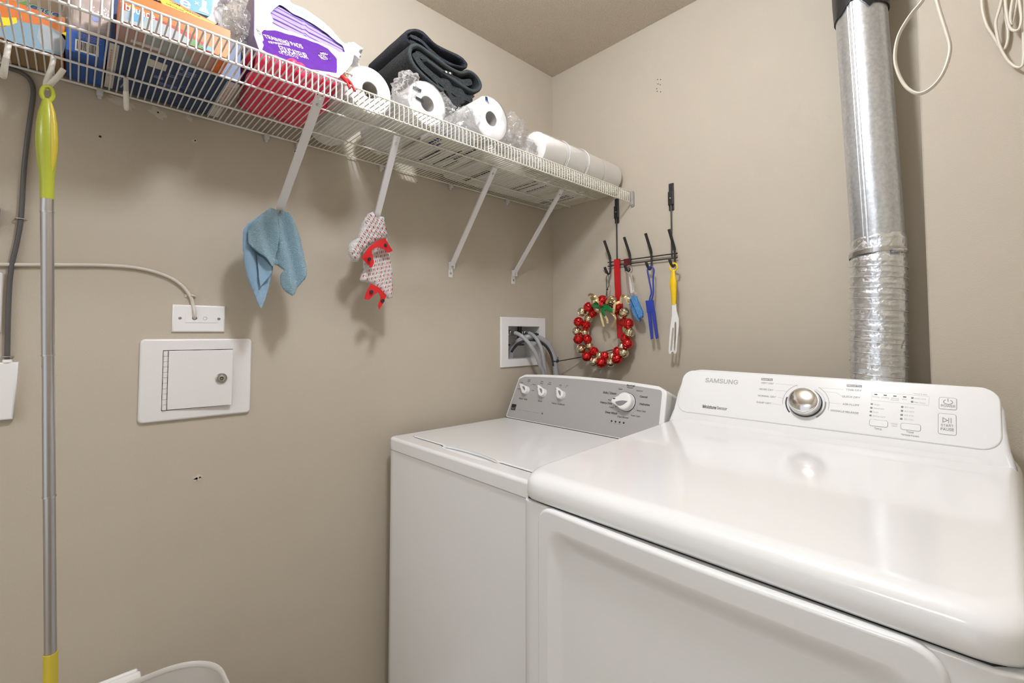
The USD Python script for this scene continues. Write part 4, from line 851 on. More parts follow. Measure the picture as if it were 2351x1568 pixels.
bt = [(0.506, 1.521), (0.4929, 1.5115), (0.4984, 1.4747), (0.5068, 1.4308), (0.5015, 1.4096), (0.4984, 1.3954)]
bt2 = [(0.506, 1.521), (0.5177, 1.509), (0.5143, 1.4734), (0.5147, 1.4303), (0.5105, 1.4091), (0.5043, 1.3951)]
tong = thing('pasta_tongs', 'blue plastic looped tongs with two tines hanging from the third hook', 'tongs', (.495, -.045, 1.52))
for b in (bt, bt2): obj('loop_arm', tube(curve([(x, -.043, z) for x, z in b], 6), .0026, 8, flat=1.3), 'nylon_blue', tong, 60)
hd = [[(0.4842, 1.3989), (0.5138, 1.3997), (0.5192, 1.3584), (0.4898, 1.3548)], [(0.4909, 1.3571), (0.5041, 1.3576), (0.5109, 1.2631), (0.5028, 1.2594)], [(0.5072, 1.3575), (0.5193, 1.3598), (0.5308, 1.2646), (0.5229, 1.2609)]]
obj('head', bevelled(sg.Polygon(hd[0]), .007, .0015, BACK(-.040), 2), 'nylon_blue', tong, 40)
for h in hd[1:]: obj('tine', bevelled(sg.Polygon(h), .006, .0015, BACK(-.040), 2), 'nylon_blue', tong, 40)
fk = [(0.593, 1.5135), (0.5927, 1.4944), (0.5925, 1.4771), (0.5925, 1.4563), (0.5927, 1.4338), (0.5937, 1.4113), (0.5932, 1.379)]
fork = thing('serving_fork', 'white two-slot serving fork with bright yellow handle on the last hook', 'fork', (.585, -.045, 1.52))
rc_ = np.array([fk[0][0], -.043, fk[0][1] - .004])
obj('handle', [tube([rc_ + np.array([.0135 * math.cos(a), 0, .0135 * math.sin(a)]) for a in np.linspace(0, 2 * math.pi, 25)[:-1]], .0030, 8, closed=True),
    tube(curve([(fk[1][0], -.045, fk[1][1] + .006)] + [(x, -.046, z) for x, z in fk[2:]] , 4), np.interp(np.linspace(0, 1, 21), [0, .18, .42, .62, 1], [.0045, .0088, .0125, .0108, .0070]), 14, flat=.6, up=(1, 0, 0))], 'handle_yellow', fork, 60)
fo_ = [[(0.5886, 1.3828), (0.6017, 1.3822), (0.6036, 1.3554), (0.6106, 1.3312), (0.6112, 1.3094), (0.6058, 1.2616), (0.6015, 1.2159), (0.5967, 1.2092), (0.5912, 1.2134), (0.5894, 1.2177), (0.5847, 1.2176), (0.5808, 1.2096), (0.5742, 1.2107), (0.5725, 1.2194), (0.5759, 1.2614), (0.5809, 1.3054), (0.5866, 1.3406)], [(0.5868, 1.2944), (0.5897, 1.3009), (0.5934, 1.2987), (0.5901, 1.2615), (0.5848, 1.222), (0.5791, 1.2209), (0.5792, 1.2284)], [(0.5956, 1.3162), (0.5989, 1.3205), (0.6025, 1.3161), (0.6014, 1.2746), (0.5969, 1.2223), (0.5923, 1.2222), (0.5915, 1.2309)]]
fk_p = sg.Polygon(fo_[0]).buffer(0).difference(sg.Polygon(fo_[1])).difference(sg.Polygon(fo_[2])).buffer(-.0004).buffer(.0004)
obj('fork_head', ext(fk_p, .004, BACK(-.044)), 'nylon_white', fork, 30)

# ---------------------------------------------------------------- things on the shelf
ZT = ZS + .0016 * 2 + .0006
mat('card_orange', (.80, .17, .02), .45); mat('card_orange_dull', (.62, .17, .03), .5); mat('card_yellow', (.85, .68, .02), .45); mat('card_navy', (.012, .045, .13), .45); mat('card_blue', (.015, .10, .42), .42); mat('card_tan', (.33, .22, .12), .8)
mat('card_white', (.66, .62, .58), .6); mat('print_sky', (.22, .34, .42), .5); mat('print_pale', (.36, .40, .41), .5); mat('print_red', (.42, .025, .012), .5); mat('print_green', (.10, .25, .06), .5); mat('print_pink', (.52, .32, .28), .6)
mat('print_cyan', (.10, .33, .55), .4); mat('print_lilac', (.26, .30, .55), .5); mat('torn_black', (.015, .013, .008), .9)
mat('card_white_bright', (.82, .81, .80), .5)
def card(name, poly, look, parent, fr, h=.0005, z0=0.0): return obj(name, ext(poly, h, fr, z0), look, parent, False)
def bars(u0, v0, u1, v1, look, parent, fr, n=9, seed=1, nm='fine_print', z0=0.0003, fill=.6):
    k = np.random.default_rng(seed); st = (u1 - u0) / n; m = []
    for i in range(n):
        a = u0 + i * st; m.append(ext(sg.box(a, v0, a + st * k.uniform(fill - .2, fill + .25), v1), .0003, fr, z0))
    return obj(nm, m, look, parent, False)

# orange and blue carton at the far left
lb = thing('cleaner_box', 'orange, yellow and pale blue carton at the left end of the shelf', 'box', (.06, -1.68, ZT))
obj('carton', box((.008, -1.80, ZT), (.112, -1.577, 1.906), .0008), 'card_orange_dull', lb, False)
LBF = LEFT(.112)
card('printed_field', sg.Polygon([(-1.6786, 1.8404), (-1.6572, 1.8487), (-1.6423, 1.8708), (-1.6287, 1.8705), (-1.6154, 1.8733), (-1.6034, 1.872), (-1.5931, 1.8697), (-1.5821, 1.8695), (-1.5769, 1.8612), (-1.5751, 1.8443), (-1.5795, 1.8265), (-1.6443, 1.8253), (-1.6783, 1.8323)]), 'print_sky', lb, LBF)
card('printed_field', sg.Polygon([(-1.6114, 1.8787), (-1.5915, 1.8758), (-1.5758, 1.8688), (-1.5741, 1.8536), (-1.5773, 1.8327), (-1.6051, 1.8296), (-1.6146, 1.8487)]), 'print_pale', lb, LBF, .0007)
card('yellow_corner', sg.Polygon([(-1.5709, 1.9121), (-1.5497, 1.9096), (-1.5512, 1.8944), (-1.5693, 1.8601), (-1.5756, 1.86), (-1.5834, 1.8707), (-1.5712, 1.8798), (-1.5652, 1.8915), (-1.5718, 1.9009)]), 'card_yellow', lb, LBF, .0007)
card('yellow_spot', sg.Polygon([(-1.674, 1.8623), (-1.6567, 1.8673), (-1.6425, 1.8741), (-1.641, 1.8647), (-1.6497, 1.8555), (-1.6733, 1.8428)]), 'card_yellow', lb, LBF, .0008)
bn = [(-1.6434, 1.9033), (-1.6311, 1.912), (-1.5831, 1.9044), (-1.5904, 1.9009), (-1.6074, 1.9031), (-1.6251, 1.9048)]
card('banner', sg.Polygon(bn), 'print_green', lb, LBF, .0004)
w_ = [(-1.6307, 1.9003), (-1.588, 1.9012), (-1.6311, 1.9104)]
words('lettering', 'lenge', lb, 'card_white_bright', LBF, w_[0][0], w_[0][1] + .001, w_[1][0] - w_[0][0], .010, .0008, True, slant=.3)
words('lettering', 'lenge', lb, 'card_navy', LBF, w_[0][0] + .0006, w_[0][1] + .0016, w_[1][0] - w_[0][0], .0088, .0012, True, slant=.3)
card('base', sg.box(.010, -1.798, .110, -1.579), 'card_tan', lb, frame((0, 0, ZT), (1, 0, 0), (0, 1, 0)), .0004, -.0004)

# small blue box with a barcode
bb = thing('barcode_box', 'small bright blue box showing a barcode, left of the dark blue box', 'box', (.08, -1.54, ZT))
obj('carton', box((.010, -1.574, ZT), (.144, -1.5165, 1.872), .002, 2), 'card_blue', bb, 30)
BF = LEFT(.1441)
card('label', sg.box(-1.561, 1.832, -1.5265, 1.8545), 'card_white_bright', bb, BF)
k_ = np.random.default_rng(4); m_ = []; y_ = -1.5585
while y_ < -1.530:
    w2 = k_.choice([.0004, .0007, .0011]); m_.append(ext(sg.box(y_, 1.8355, y_ + w2, 1.8525), .0004, BF, .0004)); y_ += w2 + k_.choice([.0004, .0008])
obj('barcode', m_, 'ink_black', bb, False)
for i in range(5): bars(-1.558, 1.8585 + .0022 * i, -1.522 - .003 * (i % 2), 1.8595 + .0022 * i, 'print_lilac', bb, BF, 9, i, 'fine_print')

# pale pink plastic pouch behind it
mat('pouch_pink', (.62, .44, .38), .4, vary=(30., (.70, .60, .55), .9), transmission_weight=.1)
film('film_clear', haze=.08, scale=45, strength=.8)
film('film_bag', haze=.09, scale=55, strength=1.0, gloss=.10)
po = thing('plastic_pouch', 'crumpled pale pink plastic pouch standing behind the barcode box', 'pouch', (.07, -1.54, 1.873))
pb = box((.03, -1.570, 1.880), (.135, -1.492, 2.02), .02, 3); pb = as_tm(as_mf(pb).refine_to_length(.012))
obj('pouch', noisy(pb, .012, 22, 8), 'pouch_pink', po, 60)
obj('pouch_film', noisy(as_tm(as_mf(box((.026, -1.582, 1.874), (.146, -1.487, 2.03), .02, 3)).refine_to_length(.012)), .012, 26, 3), 'film_clear', po, 60)
obj('pouch_print', ext(disc(-1.533, 1.905, .006), .0006, LEFT(.149)), 'print_lilac', po, False)

# dark blue box
db = thing('dark_blue_box', 'large dark navy box with pale end labels lying on the left shelf', 'box', (.125, -1.40, ZT))
obj('carton', box((.014, -1.5135, ZT), (.236, -1.2950, 1.917), .0015), 'card_navy', db, False)
UF = frame((0, 0, ZT), (1, 0, 0), (0, -1, 0))
def XYF(p): return [(a, -b) for a, b in p]
for a, b in ((-1.513, -1.499), (-1.3195, -1.2955)):
    e_ = card('end_label', sg.box(.018, -b, .232, -a), 'card_white', db, UF, .0004)
    for i in range(2 if b < -1.4 else 3): bars(.08, -b + .003 + .006 * i, .21, -b + .0055 + .006 * i, 'print_pink', db, UF, 12, 31 + i, 'fine_print', .0005)
card('barcode_label', sg.Polygon(XYF([(0.2193, -1.4536), (0.2156, -1.4226), (0.185, -1.4226), (0.1854, -1.453)])), 'card_white', db, UF)
for i, (a, b) in enumerate([((0.1409, -1.4386), (0.1413, -1.4223)), ((0.1677, -1.4196), (0.1655, -1.4)), ((0.1892, -1.4061), (0.194, -1.3824)), ((0.1144, -1.4281), (0.124, -1.3944)), ((0.1, -1.4265), (0.1124, -1.3825)), ((0.2207, -1.4056), (0.2148, -1.3972)), ((0.2106, -1.3956), (0.203, -1.373))]):
    bars(min(a[0], b[0]), -max(a[1], b[1]), min(a[0], b[0]) + .006, -min(a[1], b[1]) , 'print_lilac', db, UF, 2, 50 + i, 'fine_print')
    bars(min(a[0], b[0]) + .008, -max(a[1], b[1]), min(a[0], b[0]) + .012, -min(a[1], b[1]), 'print_lilac', db, UF, 2, 70 + i, 'fine_print')
for c_ in [(0.1951, -1.3687), (0.1348, -1.3796)]:
    card('oval_print', affinity.scale(disc(c_[0], -c_[1], .008), .7, 1.3).difference(affinity.scale(disc(c_[0], -c_[1], .0074), .7, 1.3)), 'print_lilac', db, UF)

# orange dryer-sheet box, opened
bo = thing('dryer_sheet_box', 'bright orange opened box with torn yellow flap, above the dark blue box', 'box', (.28, -1.42, ZT))
obj('carton', box((.2395, -1.505, ZT), (.325, -1.335, 1.887), .0006), 'card_orange', bo, False)
OF = LEFT(.3251)
card('red_band', sg.Polygon([(-1.504, 1.848), (-1.504, 1.860), (-1.43, 1.8535), (-1.40, 1.850), (-1.372, 1.838), (-1.36, 1.828), (-1.39, 1.828), (-1.42, 1.840)]), 'print_red', bo, OF, .0003)
card('picture_field', sg.Polygon([(-1.503, ZT + .0005), (-1.503, 1.848), (-1.46, 1.852), (-1.43, 1.848), (-1.405, 1.840), (-1.385, 1.832), (-1.38, ZT + .0005)]), 'print_pale', bo, OF, .0005)
card('picture_spot', sg.Polygon([(-1.494, 1.834), (-1.492, 1.852), (-1.480, 1.857), (-1.470, 1.85), (-1.472, 1.836)]), 'print_cyan', bo, OF, .0007)
card('picture_spot', disc(-1.488, 1.857, .005), 'card_yellow', bo, OF, .0006)
card('picture_spot', sg.Polygon([(-1.405, 1.828), (-1.40, 1.842), (-1.385, 1.838), (-1.38, 1.828)]), 'print_green', bo, OF, .0007)
card('picture_spot', sg.Polygon([(-1.383, 1.830), (-1.380, 1.841), (-1.365, 1.836), (-1.366, 1.829)]), 'print_cyan', bo, OF, .0007)
t_ = [(-1.4969, 1.8501), (-1.4555, 1.8535), (-1.4972, 1.8583)]
words('lettering', 'bounce', bo, 'card_white_bright', OF, t_[0][0], t_[0][1], t_[1][0] - t_[0][0], .0115, .0008, True)
OU = frame((0, 0, ZT), (1, 0, 0), (0, -1, 0))
card('base_print', sg.box(.2405, 1.356, .324, 1.503), 'print_pink', bo, OU, .0003)
card('base_print', sg.Polygon([(.25, 1.38), (.29, 1.40), (.32, 1.43), (.32, 1.47), (.27, 1.46), (.25, 1.42)]), 'print_pale', bo, OU, .0005)
bars(.262, 1.44, .275, 1.485, 'card_white_bright', bo, OU, 4, 5, 'fine_print', .0006)
FF = LEFT(.292)
fl = [[(-1.453, 1.9205), (-1.4499, 1.8983), (-1.4386, 1.8865), (-1.408, 1.8879), (-1.3758, 1.8872), (-1.3514, 1.9078), (-1.3951, 1.9144), (-1.4395, 1.921)], [(-1.4496, 1.9158), (-1.439, 1.9005), (-1.4126, 1.8957), (-1.3759, 1.8919), (-1.3553, 1.9062), (-1.4041, 1.9111), (-1.4429, 1.9192)], [(-1.4827, 1.8967), (-1.4816, 1.8877), (-1.4638, 1.8871), (-1.4505, 1.8883), (-1.4533, 1.8977), (-1.4577, 1.9073)], [(-1.4586, 1.909), (-1.4558, 1.8996), (-1.4514, 1.8921), (-1.4488, 1.8869), (-1.4445, 1.8863), (-1.4386, 1.8863), (-1.4309, 1.8869), (-1.423, 1.8863), (-1.4079, 1.8857), (-1.3944, 1.8865), (-1.3814, 1.8869), (-1.374, 1.888), (-1.3806, 1.8907), (-1.3944, 1.8898), (-1.409, 1.8908), (-1.4232, 1.8923), (-1.4302, 1.8933), (-1.4388, 1.894), (-1.439, 1.9005), (-1.4449, 1.8997), (-1.4451, 1.9061), (-1.4493, 1.9051), (-1.4503, 1.9111)], [(-1.3778, 1.8897), (-1.3722, 1.8934), (-1.3666, 1.8963), (-1.359, 1.9013), (-1.3514, 1.908), (-1.3571, 1.9005), (-1.3618, 1.8948), (-1.3655, 1.8891), (-1.3758, 1.8866)]]
flap = card('flap', sg.Polygon(fl[0]), 'card_orange', bo, FF, .0012)
card('flap_panel', sg.Polygon(fl[1]).buffer(0), 'card_yellow', flap, FF, .0006, .0012)
card('yellow_flap', sg.Polygon(fl[2]).buffer(0), 'card_yellow', bo, FF, .0012)
def jag(p, amp, seed):
    q = sg.Polygon(p).buffer(0); q = max(getattr(q, 'geoms', [q]), key=lambda g: g.area); k = np.random.default_rng(seed); L = q.exterior
    return sg.Polygon([np.array(L.interpolate(t).coords[0]) + k.normal(0, amp, 2) for t in np.linspace(0, L.length, int(L.length / .0018), endpoint=False)]).buffer(0)
for i, f_ in enumerate(fl[3:]): obj('torn_edge', ext(jag(f_, .0007, i), .004, FF, .0014), 'torn_black', bo, False)
tw = [[(-1.4307, 1.9134), (-1.4149, 1.9135)], [(-1.4366, 1.9077), (-1.4093, 1.9057)], [(-1.4321, 1.9028), (-1.4002, 1.9017)], [(-1.4103, 1.9102), (-1.3819, 1.9071)], [(-1.4057, 1.9047), (-1.3704, 1.8988)], [(-1.4038, 1.8989), (-1.3817, 1.8964)]]
for t, (a, b) in zip(("LARGE", "MEDIUM", "SMALL", "GRANDE", "MOYENNE", "PETITE"), tw):
    words('lettering', t, bo, 'ink_black', FF, a[0], a[1], math.hypot(b[0] - a[0], b[1] - a[1]), .0022, .0021, False, rot=math.atan2(b[1] - a[1], b[0] - a[0]))

# plastic-wrapped pack with the blue label
mat('wrap_white', (.78, .75, .71), .3, transmission_weight=.15)
pk = thing('wrapped_pack', 'white plastic-wrapped pack with a blue label reading e x', 'pack', (.11, -1.40, 1.918))
w0 = as_tm(as_mf(box((.03, -1.48, 1.923), (.188, -1.318, 2.13), .02, 3)).refine_to_length(.014))
obj('pack', noisy(w0, .005, 18, 2), 'wrap_white', pk, 60)
PF = LEFT(.193); L_ = [(-1.4837, 1.9631), (-1.4244, 1.994), (-1.3434, 2.0362), (-1.3471, 1.9847), (-1.3518, 1.9765), (-1.3821, 1.9735), (-1.4239, 1.9736), (-1.4632, 1.9701)]
lab = card('label', sg.Polygon(L_[1:]).buffer(.001), 'print_cyan', pk, PF, .001)
a_ = [(-1.4029, 1.9747), (-1.3855, 1.9853), (-1.3778, 1.9901), (-1.3692, 1.9945), (-1.36, 1.9804), (-1.3505, 1.989)]
words('lettering', 'e', lab, 'card_white_bright', PF, a_[0][0], a_[0][1], .019, .020, .0016, True)
words('lettering', 'x', lab, 'card_white_bright', PF, a_[2][0], a_[2][1], .009, .009, .0016, True)
u, v = a_[4]
card('picture', sg.Polygon([(u - .010, v - .001), (u + .010, v - .001), (u + .006, v + .008), (u + .0045, v + .010), (u + .0045, v + .026), (u - .0045, v + .026), (u - .0045, v + .010), (u - .006, v + .008)]), 'card_white', lab, PF, .0004, .001)
tail = as_tm(as_mf(trimesh.creation.icosphere(subdivisions=4, radius=1.0)))
tl_ = tail.copy(); tl_.apply_scale((.03, .020, .085)); tl_.apply_translation((.185, -1.303, 1.985)); obj('film_tail', crumple(tl_, .016, 38, 12), 'film_bag', pk, 25, 'crumpled clear film end')

# training pads
mat('bag_white', (.84, .82, .83), .26, bump=('noise', 60., .25, .004)); mat('bag_purple', (.095, .013, .28), .27, bump=('noise', 50., .2, .004)); mat('bag_purple_dark', (.15, .09, .24), .35, bump=('noise', 40., .3, .004)); mat('pad_lilac', (.40, .32, .72), .6); mat('print_aqua', (.35, .70, .78), .5)
TB = frame((.28, 0, 1.90), (0, 1, 0), (-.6, 0, 1))
bag = thing('training_pad_bag', 'torn white and purple bag of training pads with lilac pads showing', 'bag', (.25, -1.16, 1.89))
outl = sg.Polygon([(-1.25, 0.2681), (-1.2601, 0.1852), (-1.277, 0.0391), (-1.2723, -0.0091), (-1.2645, -0.0228), (-1.2243, -0.0279), (-1.1733, -0.0216), (-1.0969, -0.0), (-1.0828, 0.0181), (-1.0637, 0.051), (-1.0399, 0.0954), (-1.022, 0.1504), (-1.033, 0.1715), (-1.0489, 0.1813), (-1.0846, 0.2423), (-1.1241, 0.2631), (-1.1655, 0.2631), (-1.1798, 0.3338)]).buffer(0)
hole = sg.Polygon([(-1.2289, 0.1623), (-1.2126, 0.2007), (-1.1974, 0.2277), (-1.18, 0.223), (-1.1662, 0.2111), (-1.1402, 0.2114), (-1.1161, 0.2043), (-1.0884, 0.1889), (-1.0657, 0.1692), (-1.0517, 0.1636), (-1.0509, 0.1333), (-1.0674, 0.1221), (-1.0879, 0.128), (-1.1173, 0.1308), (-1.1515, 0.1258), (-1.1811, 0.1232), (-1.2031, 0.1198), (-1.2189, 0.1196), (-1.2287, 0.1238), (-1.2237, 0.1422)]).buffer(0)
def crin(x, y): return .0022 * (meshkit.fbm(np.stack([x * 45, y * 45, 0 * x], -1) + 9, 4, 3) - .5) * 2
obj('front_film', sheet(outl.difference(hole), crin, .006, .0012, TB), 'bag_white', bag, 50)
sh_ = outl.difference(hole.buffer(-.004)).simplify(.002)
bodyp = outl.buffer(-.004).simplify(.002)
bodyp = bodyp.intersection(sg.box(-3, .022, 3, 3)); obj('bag_body', ext(bodyp, .006, TB, -.070), 'bag_white', bag, False)
n_ = 120; r0 = ring_of(bodyp, n_); o0 = ring_of(outl.buffer(-.001).simplify(.001), n_)
k0 = np.argmin(((o0 - r0[0]) ** 2).sum(1)); o0 = np.roll(o0, -k0, 0)
if ((o0[5] - r0[5]) ** 2).sum() > ((o0[-5] - r0[5]) ** 2).sum(): o0 = np.roll(o0[::-1], 1, 0)
zz_ = crin(o0[:, 0], o0[:, 1])
sd = loft([np.c_[r0, np.full(n_, -.066)], np.c_[(r0 + o0) / 2 + rng.normal(0, .001, (n_, 2)), np.full(n_, -.04)], np.c_[o0, zz_]], False, False); sd.apply_transform(TB)
obj('side_film', sd, 'bag_white', bag, 60)
le = np.array([p for p in [(-1.2496, 0.2658), (-1.2594, 0.1858), (-1.268, 0.1138), (-1.2765, 0.0395), (-1.273, -0.0054)]])
lp_ = loft(np.stack([np.stack([np.r_[p, .001], np.r_[p + [-.0015, 0], .001], np.r_[p + [-.006, .01], -.100], np.r_[p + [-.0045, .01], -.100]]) for p in le])); lp_.apply_transform(TB)
obj('side_panel', lp_, 'bag_purple_dark', bag, False, 'dark purple side of the bag')
lab_p = sg.Polygon([(-1.2584, 0.0652), (-1.2519, 0.0798), (-1.2247, 0.0958), (-1.1921, 0.1043), (-1.1592, 0.1128), (-1.1254, 0.1189), (-1.1, 0.1121), (-1.0837, 0.0816), (-1.0965, 0.0179), (-1.1261, 0.0054), (-1.1717, -0.0118), (-1.1995, -0.0142), (-1.2227, -0.0174), (-1.2533, -0.0089), (-1.2658, -0.0042), (-1.2597, 0.0168), (-1.2625, 0.0278), (-1.2576, 0.0335), (-1.2575, 0.049)]).buffer(0)
obj('label', sheet(lab_p, lambda x, y: crin(x, y) + .0010, .006, .0005, TB), 'bag_purple', bag, 50, 'purple printed label')
pads = [[(-1.2305, 0.1597), (-1.0515, 0.1304)], [(-1.2338, 0.1341), (-1.0601, 0.112)], [(-1.2096, 0.2084), (-1.1379, 0.1899)], [(-1.2289, 0.1225), (-1.0934, 0.0994)]]
(pa, pb_), (pc, pd_) = pads[0], pads[1]
dvec = np.array(pb_) - np.array(pa); dlen = np.linalg.norm(dvec); rot_ = math.atan2(dvec[1], dvec[0])
CB = TB @ frame((pa[0], pa[1], -.003), (math.cos(rot_), math.sin(rot_), 0), (-math.sin(rot_), math.cos(rot_), 0))
cl = hole.buffer(.010)
for i in range(19):
    v0 = -.036 + i * .0068; pts = [(t * dlen, v0 + .0018 * math.sin(7 * t + i) + (.006 if .44 < t < .5 else 0) * (i > 4)) for t in np.linspace(-.05, 1.02, 26)]
    q = sg.LineString(pts).buffer(.0027, cap_style='flat')
    loc = affinity.translate(affinity.rotate(q, math.degrees(rot_), origin=(0, 0)), pa[0], pa[1]).intersection(cl)
    if loc.is_empty: continue
    obj('lilac_pad', ext(loc, .055, TB, -.060 - .0012 * (i % 3)), 'pad_lilac', bag, False)
knot = as_tm(trimesh.creation.icosphere(subdivisions=4)); kq = [(-1.0168, 0.1776)][0]
knot.apply_scale((.022, .016, .02)); kp = (TB @ np.array([kq[0], kq[1], -.02, 1]))[:3]; knot.apply_translation(kp); obj('torn_tail', crumple(knot, .016, 50, 4), 'bag_white', bag, 50)
for t, (a, b, c_), look in zip(("TRAINING PADS", "FOR PUPPIES & DOGS", "ÉDUCATEUR", "DE CHIOTS", "RÉG", "REG"), [[(-1.2533, 0.0444), (-1.1666, 0.068), (-1.2528, 0.0581)], [(-1.2473, 0.031), (-1.1999, 0.0514), (-1.2469, 0.0368)], [(-1.2244, 0.0151), (-1.1619, 0.0301), (-1.2217, 0.0347)], [(-1.2294, 0.0063), (-1.1874, 0.0134), (-1.2284, 0.0135)], [(-1.1278, 0.0514), (-1.11, 0.0601), (-1.1252, 0.0656)], [(-1.1235, 0.0731), (-1.1058, 0.0819), (-1.1222, 0.0799)]], ['card_white_bright'] * 6):
    words('lettering', t, bag, look, TB, *(lambda *z: z)( a[0], a[1], math.hypot(b[0] - a[0], b[1] - a[1]), abs(c_[1] - a[1])), depth=.0008, bold=t != 'DE CHIOTS', rot=math.atan2(b[1] - a[1], b[0] - a[0]), warp=lambda x, y: crin(x, y) + .0010)
(cu, cv), = [(-1.1162, 0.0732)]
obj('round_print', ext(disc(cu, cv, .0145, 12).difference(disc(cu, cv, .0138, 12)), .0012, TB, float(crin(np.array([cu]), np.array([cv]))[0]) + .0012), 'bag_purple_dark', bag, False)
at_ = [[(-1.1604, 0.2394), (-1.113, 0.2305)], [(-1.2733, 0.0685), (-1.2708, 0.0437)]]
(a, b) = at_[0]; words('lettering', 'TANT.', bag, 'print_aqua', TB, a[0], a[1] - .004, math.hypot(b[0] - a[0], b[1] - a[1]), .010, .0008, True, warp=lambda x, y: crin(x, y), rot=math.atan2(b[1] - a[1], b[0] - a[0]))
a = [(-1.2711, 0.0724)][0]; words('lettering', 'JEF', bag, 'ink_grey', TB, a[0] + .002, a[1], .022, .006, .0008, False, warp=crin, rot=-1.45)

# pink rubber gloves
mat('rubber_pink', (.80, .022, .10), .42, bump=('noise', 70., .15, .004), sheen_weight=.3)
def glove(label, y0, seed, flip):
    t = thing('rubber_glove', label, 'glove', (.2, y0, ZT), 'pink rubber gloves')
    k = np.random.default_rng(seed); ms = []
    ms += hull_chain([(.135, y0 - .03, ZT + .022), (.185, y0 - .030, ZT + .022)], [.021, .021]) + hull_chain([(.135, y0 + .03, ZT + .022), (.185, y0 + .030, ZT + .022)], [.021, .021])
    pm = [as_mf(trimesh.convex.convex_hull(np.vstack([np.array(p) + .021 * trimesh.creation.icosphere(subdivisions=2).vertices for p in ((.130, y0 - .024, ZT + .022), (.130, y0 + .024, ZT + .022), (.225, y0 - .034, ZT + .024), (.225, y0 + .034, ZT + .024))])))]
    for i, dy in enumerate((-.036, -.012, .012, .035)):
        L = (.075, .092, .088, .068)[i if flip > 0 else 3 - i]
        p = [np.array([.225, y0 + dy * .85, ZT + .025]), np.array([.225 + L * .55, y0 + dy * 1.05 + k.normal(0, .002), ZT + .026 + k.uniform(0, .012)]), np.array([.225 + L, y0 + dy * 1.12 + k.normal(0, .003), ZT + .034 + k.uniform(0, .016)])]
        pm += hull_chain(p, [.0155, .0145, .0125])
    p = [np.array([.155, y0 + flip * .034, ZT + .04]), np.array([.20, y0 + flip * .046, ZT + .058]), np.array([.245, y0 + flip * .040, ZT + .072])]
    pm += hull_chain(p, [.016, .015, .0125])
    g = as_tm(union(pm).refine_to_length(.006)); trimesh.smoothing.filter_taubin(g, iterations=12)
    obj('glove', noisy(g, .0025, 40, seed), 'rubber_pink', t, True)
    cf = sg.Point(0, 0).buffer(1, quad_segs=12); R_ = []
    for x, a, b in ((.128, .040, .021), (.105, .043, .0215), (.095, .044, .0215), (.094, .041, .019), (.11, .040, .019)):
        q = np.array(cf.exterior.coords)[:-1]; R_.append(np.c_[np.full(len(q), x), y0 + q[:, 0] * a, ZT + .022 + q[:, 1] * b])
    obj('cuff', noisy(loft(R_, True, False), .0015, 60, seed + 1), 'rubber_pink', t, 60)
glove('hot pink rubber glove on the shelf under the training pad bag, left of the pair', -1.228, 3, -1)
glove('hot pink rubber glove on the shelf under the training pad bag, right of the pair', -1.148, 5, 1)
mat('bin_grey', (.46, .45, .43), .5); mat('mesh_grey', (.52, .50, .48), .6)
gb = thing('storage_bin', 'small grey bin between the pink gloves and the paper towel roll', 'bin', (.20, -1.10, ZT))
obj('body', as_mf(box((.085, -1.1065 + .0, ZT), (.345, -1.0905, 1.883), .003)) - as_mf(box((.088, -1.1045, ZT + .004), (.342, -1.0925, 1.90))), 'bin_grey', gb, 30)
obj('rim', box((.083, -1.1085, 1.880), (.347, -1.0885, 1.885), .002), 'bin_grey', gb)
rp = thing('clothes_peg', 'small red peg clipped on the front rail where the two shelves meet', 'peg', (.40, -1.12, 1.83))
obj('jaw', [tube([(.385, -1.131, 1.846), (.400, -1.128, 1.832), (.412, -1.125, 1.812)], [.005, .004, .002], 8), tube([(.388, -1.121, 1.842), (.400, -1.118, 1.83), (.412, -1.113, 1.810)], [.004, .0035, .002], 8)], 'strap_red', rp, 60)
obj('spring', tube([(.392, -1.124 + .003 * math.cos(a), 1.850 + .004 * math.sin(a)) for a in np.linspace(0, 9, 24)], .0012, 6), 'ribbon_gold', rp)

# paper rolls
mat('paper', (.88, .87, .85), .85, bump=('noise', 500., .25, .002)); mat('paper_emboss', (.90, .88, .84), .9, bump=('voronoi', 220., .18, .002)); mat('core_card', (.36, .33, .29), .85)
film('film_wrap', haze=.06, scale=70, strength=.8, gloss=.015)
def roll_mesh(r, rc, L, n=56): return lathe([(rc, 0), (r - .004, 0), (r - .0012, .0012), (r, .004), (r, L - .004), (r - .0012, L - .0012), (r - .004, L), (rc, L), (rc, 0)], n)
def roll_x(name, label, x1, L, y, z, r, rc, squash=1.0, group=None):
    t = thing(name, label, 'paper roll', (x1 - L / 2, y, ZT), group)
    m = roll_mesh(r, rc, L); m.apply_transform(rotation_matrix(math.pi / 2, [0, 1, 0])); m.apply_translation((x1 - L, y, z)); obj('paper', m, 'paper', t, 40)
    obj('core', lathe([(rc, 0), (rc, L - .001), (rc - .0012, L - .001), (rc - .0012, 0)], 32, (x1 - L, y, z), 'x'), 'core_card', t, 40)
    return t
r1_ = roll_x('paper_towel_roll', 'bare white paper towel roll beside the training pad bag', .305, .275, -1.026, ZT + .0585, .0585, .021, group='paper towel rolls on the shelf')
r2_ = roll_x('paper_towel_roll', 'plastic-wrapped paper towel roll with two dark printed bars, under the towels', .345, .275, -.884, ZT + .058, .058, .021, group='paper towel rolls on the shelf')
EF = LEFT(.3478)
for pg in [[(-0.9296, 1.9155), (-0.9043, 1.9156), (-0.9057, 1.9074), (-0.9304, 1.9083)], [(-0.9207, 1.8919), (-0.8979, 1.8899), (-0.8995, 1.8808), (-0.9224, 1.8859)]]: obj('printed_bar', ext(sg.Polygon(pg), .0005, EF), 'ink_black', r2_, False)
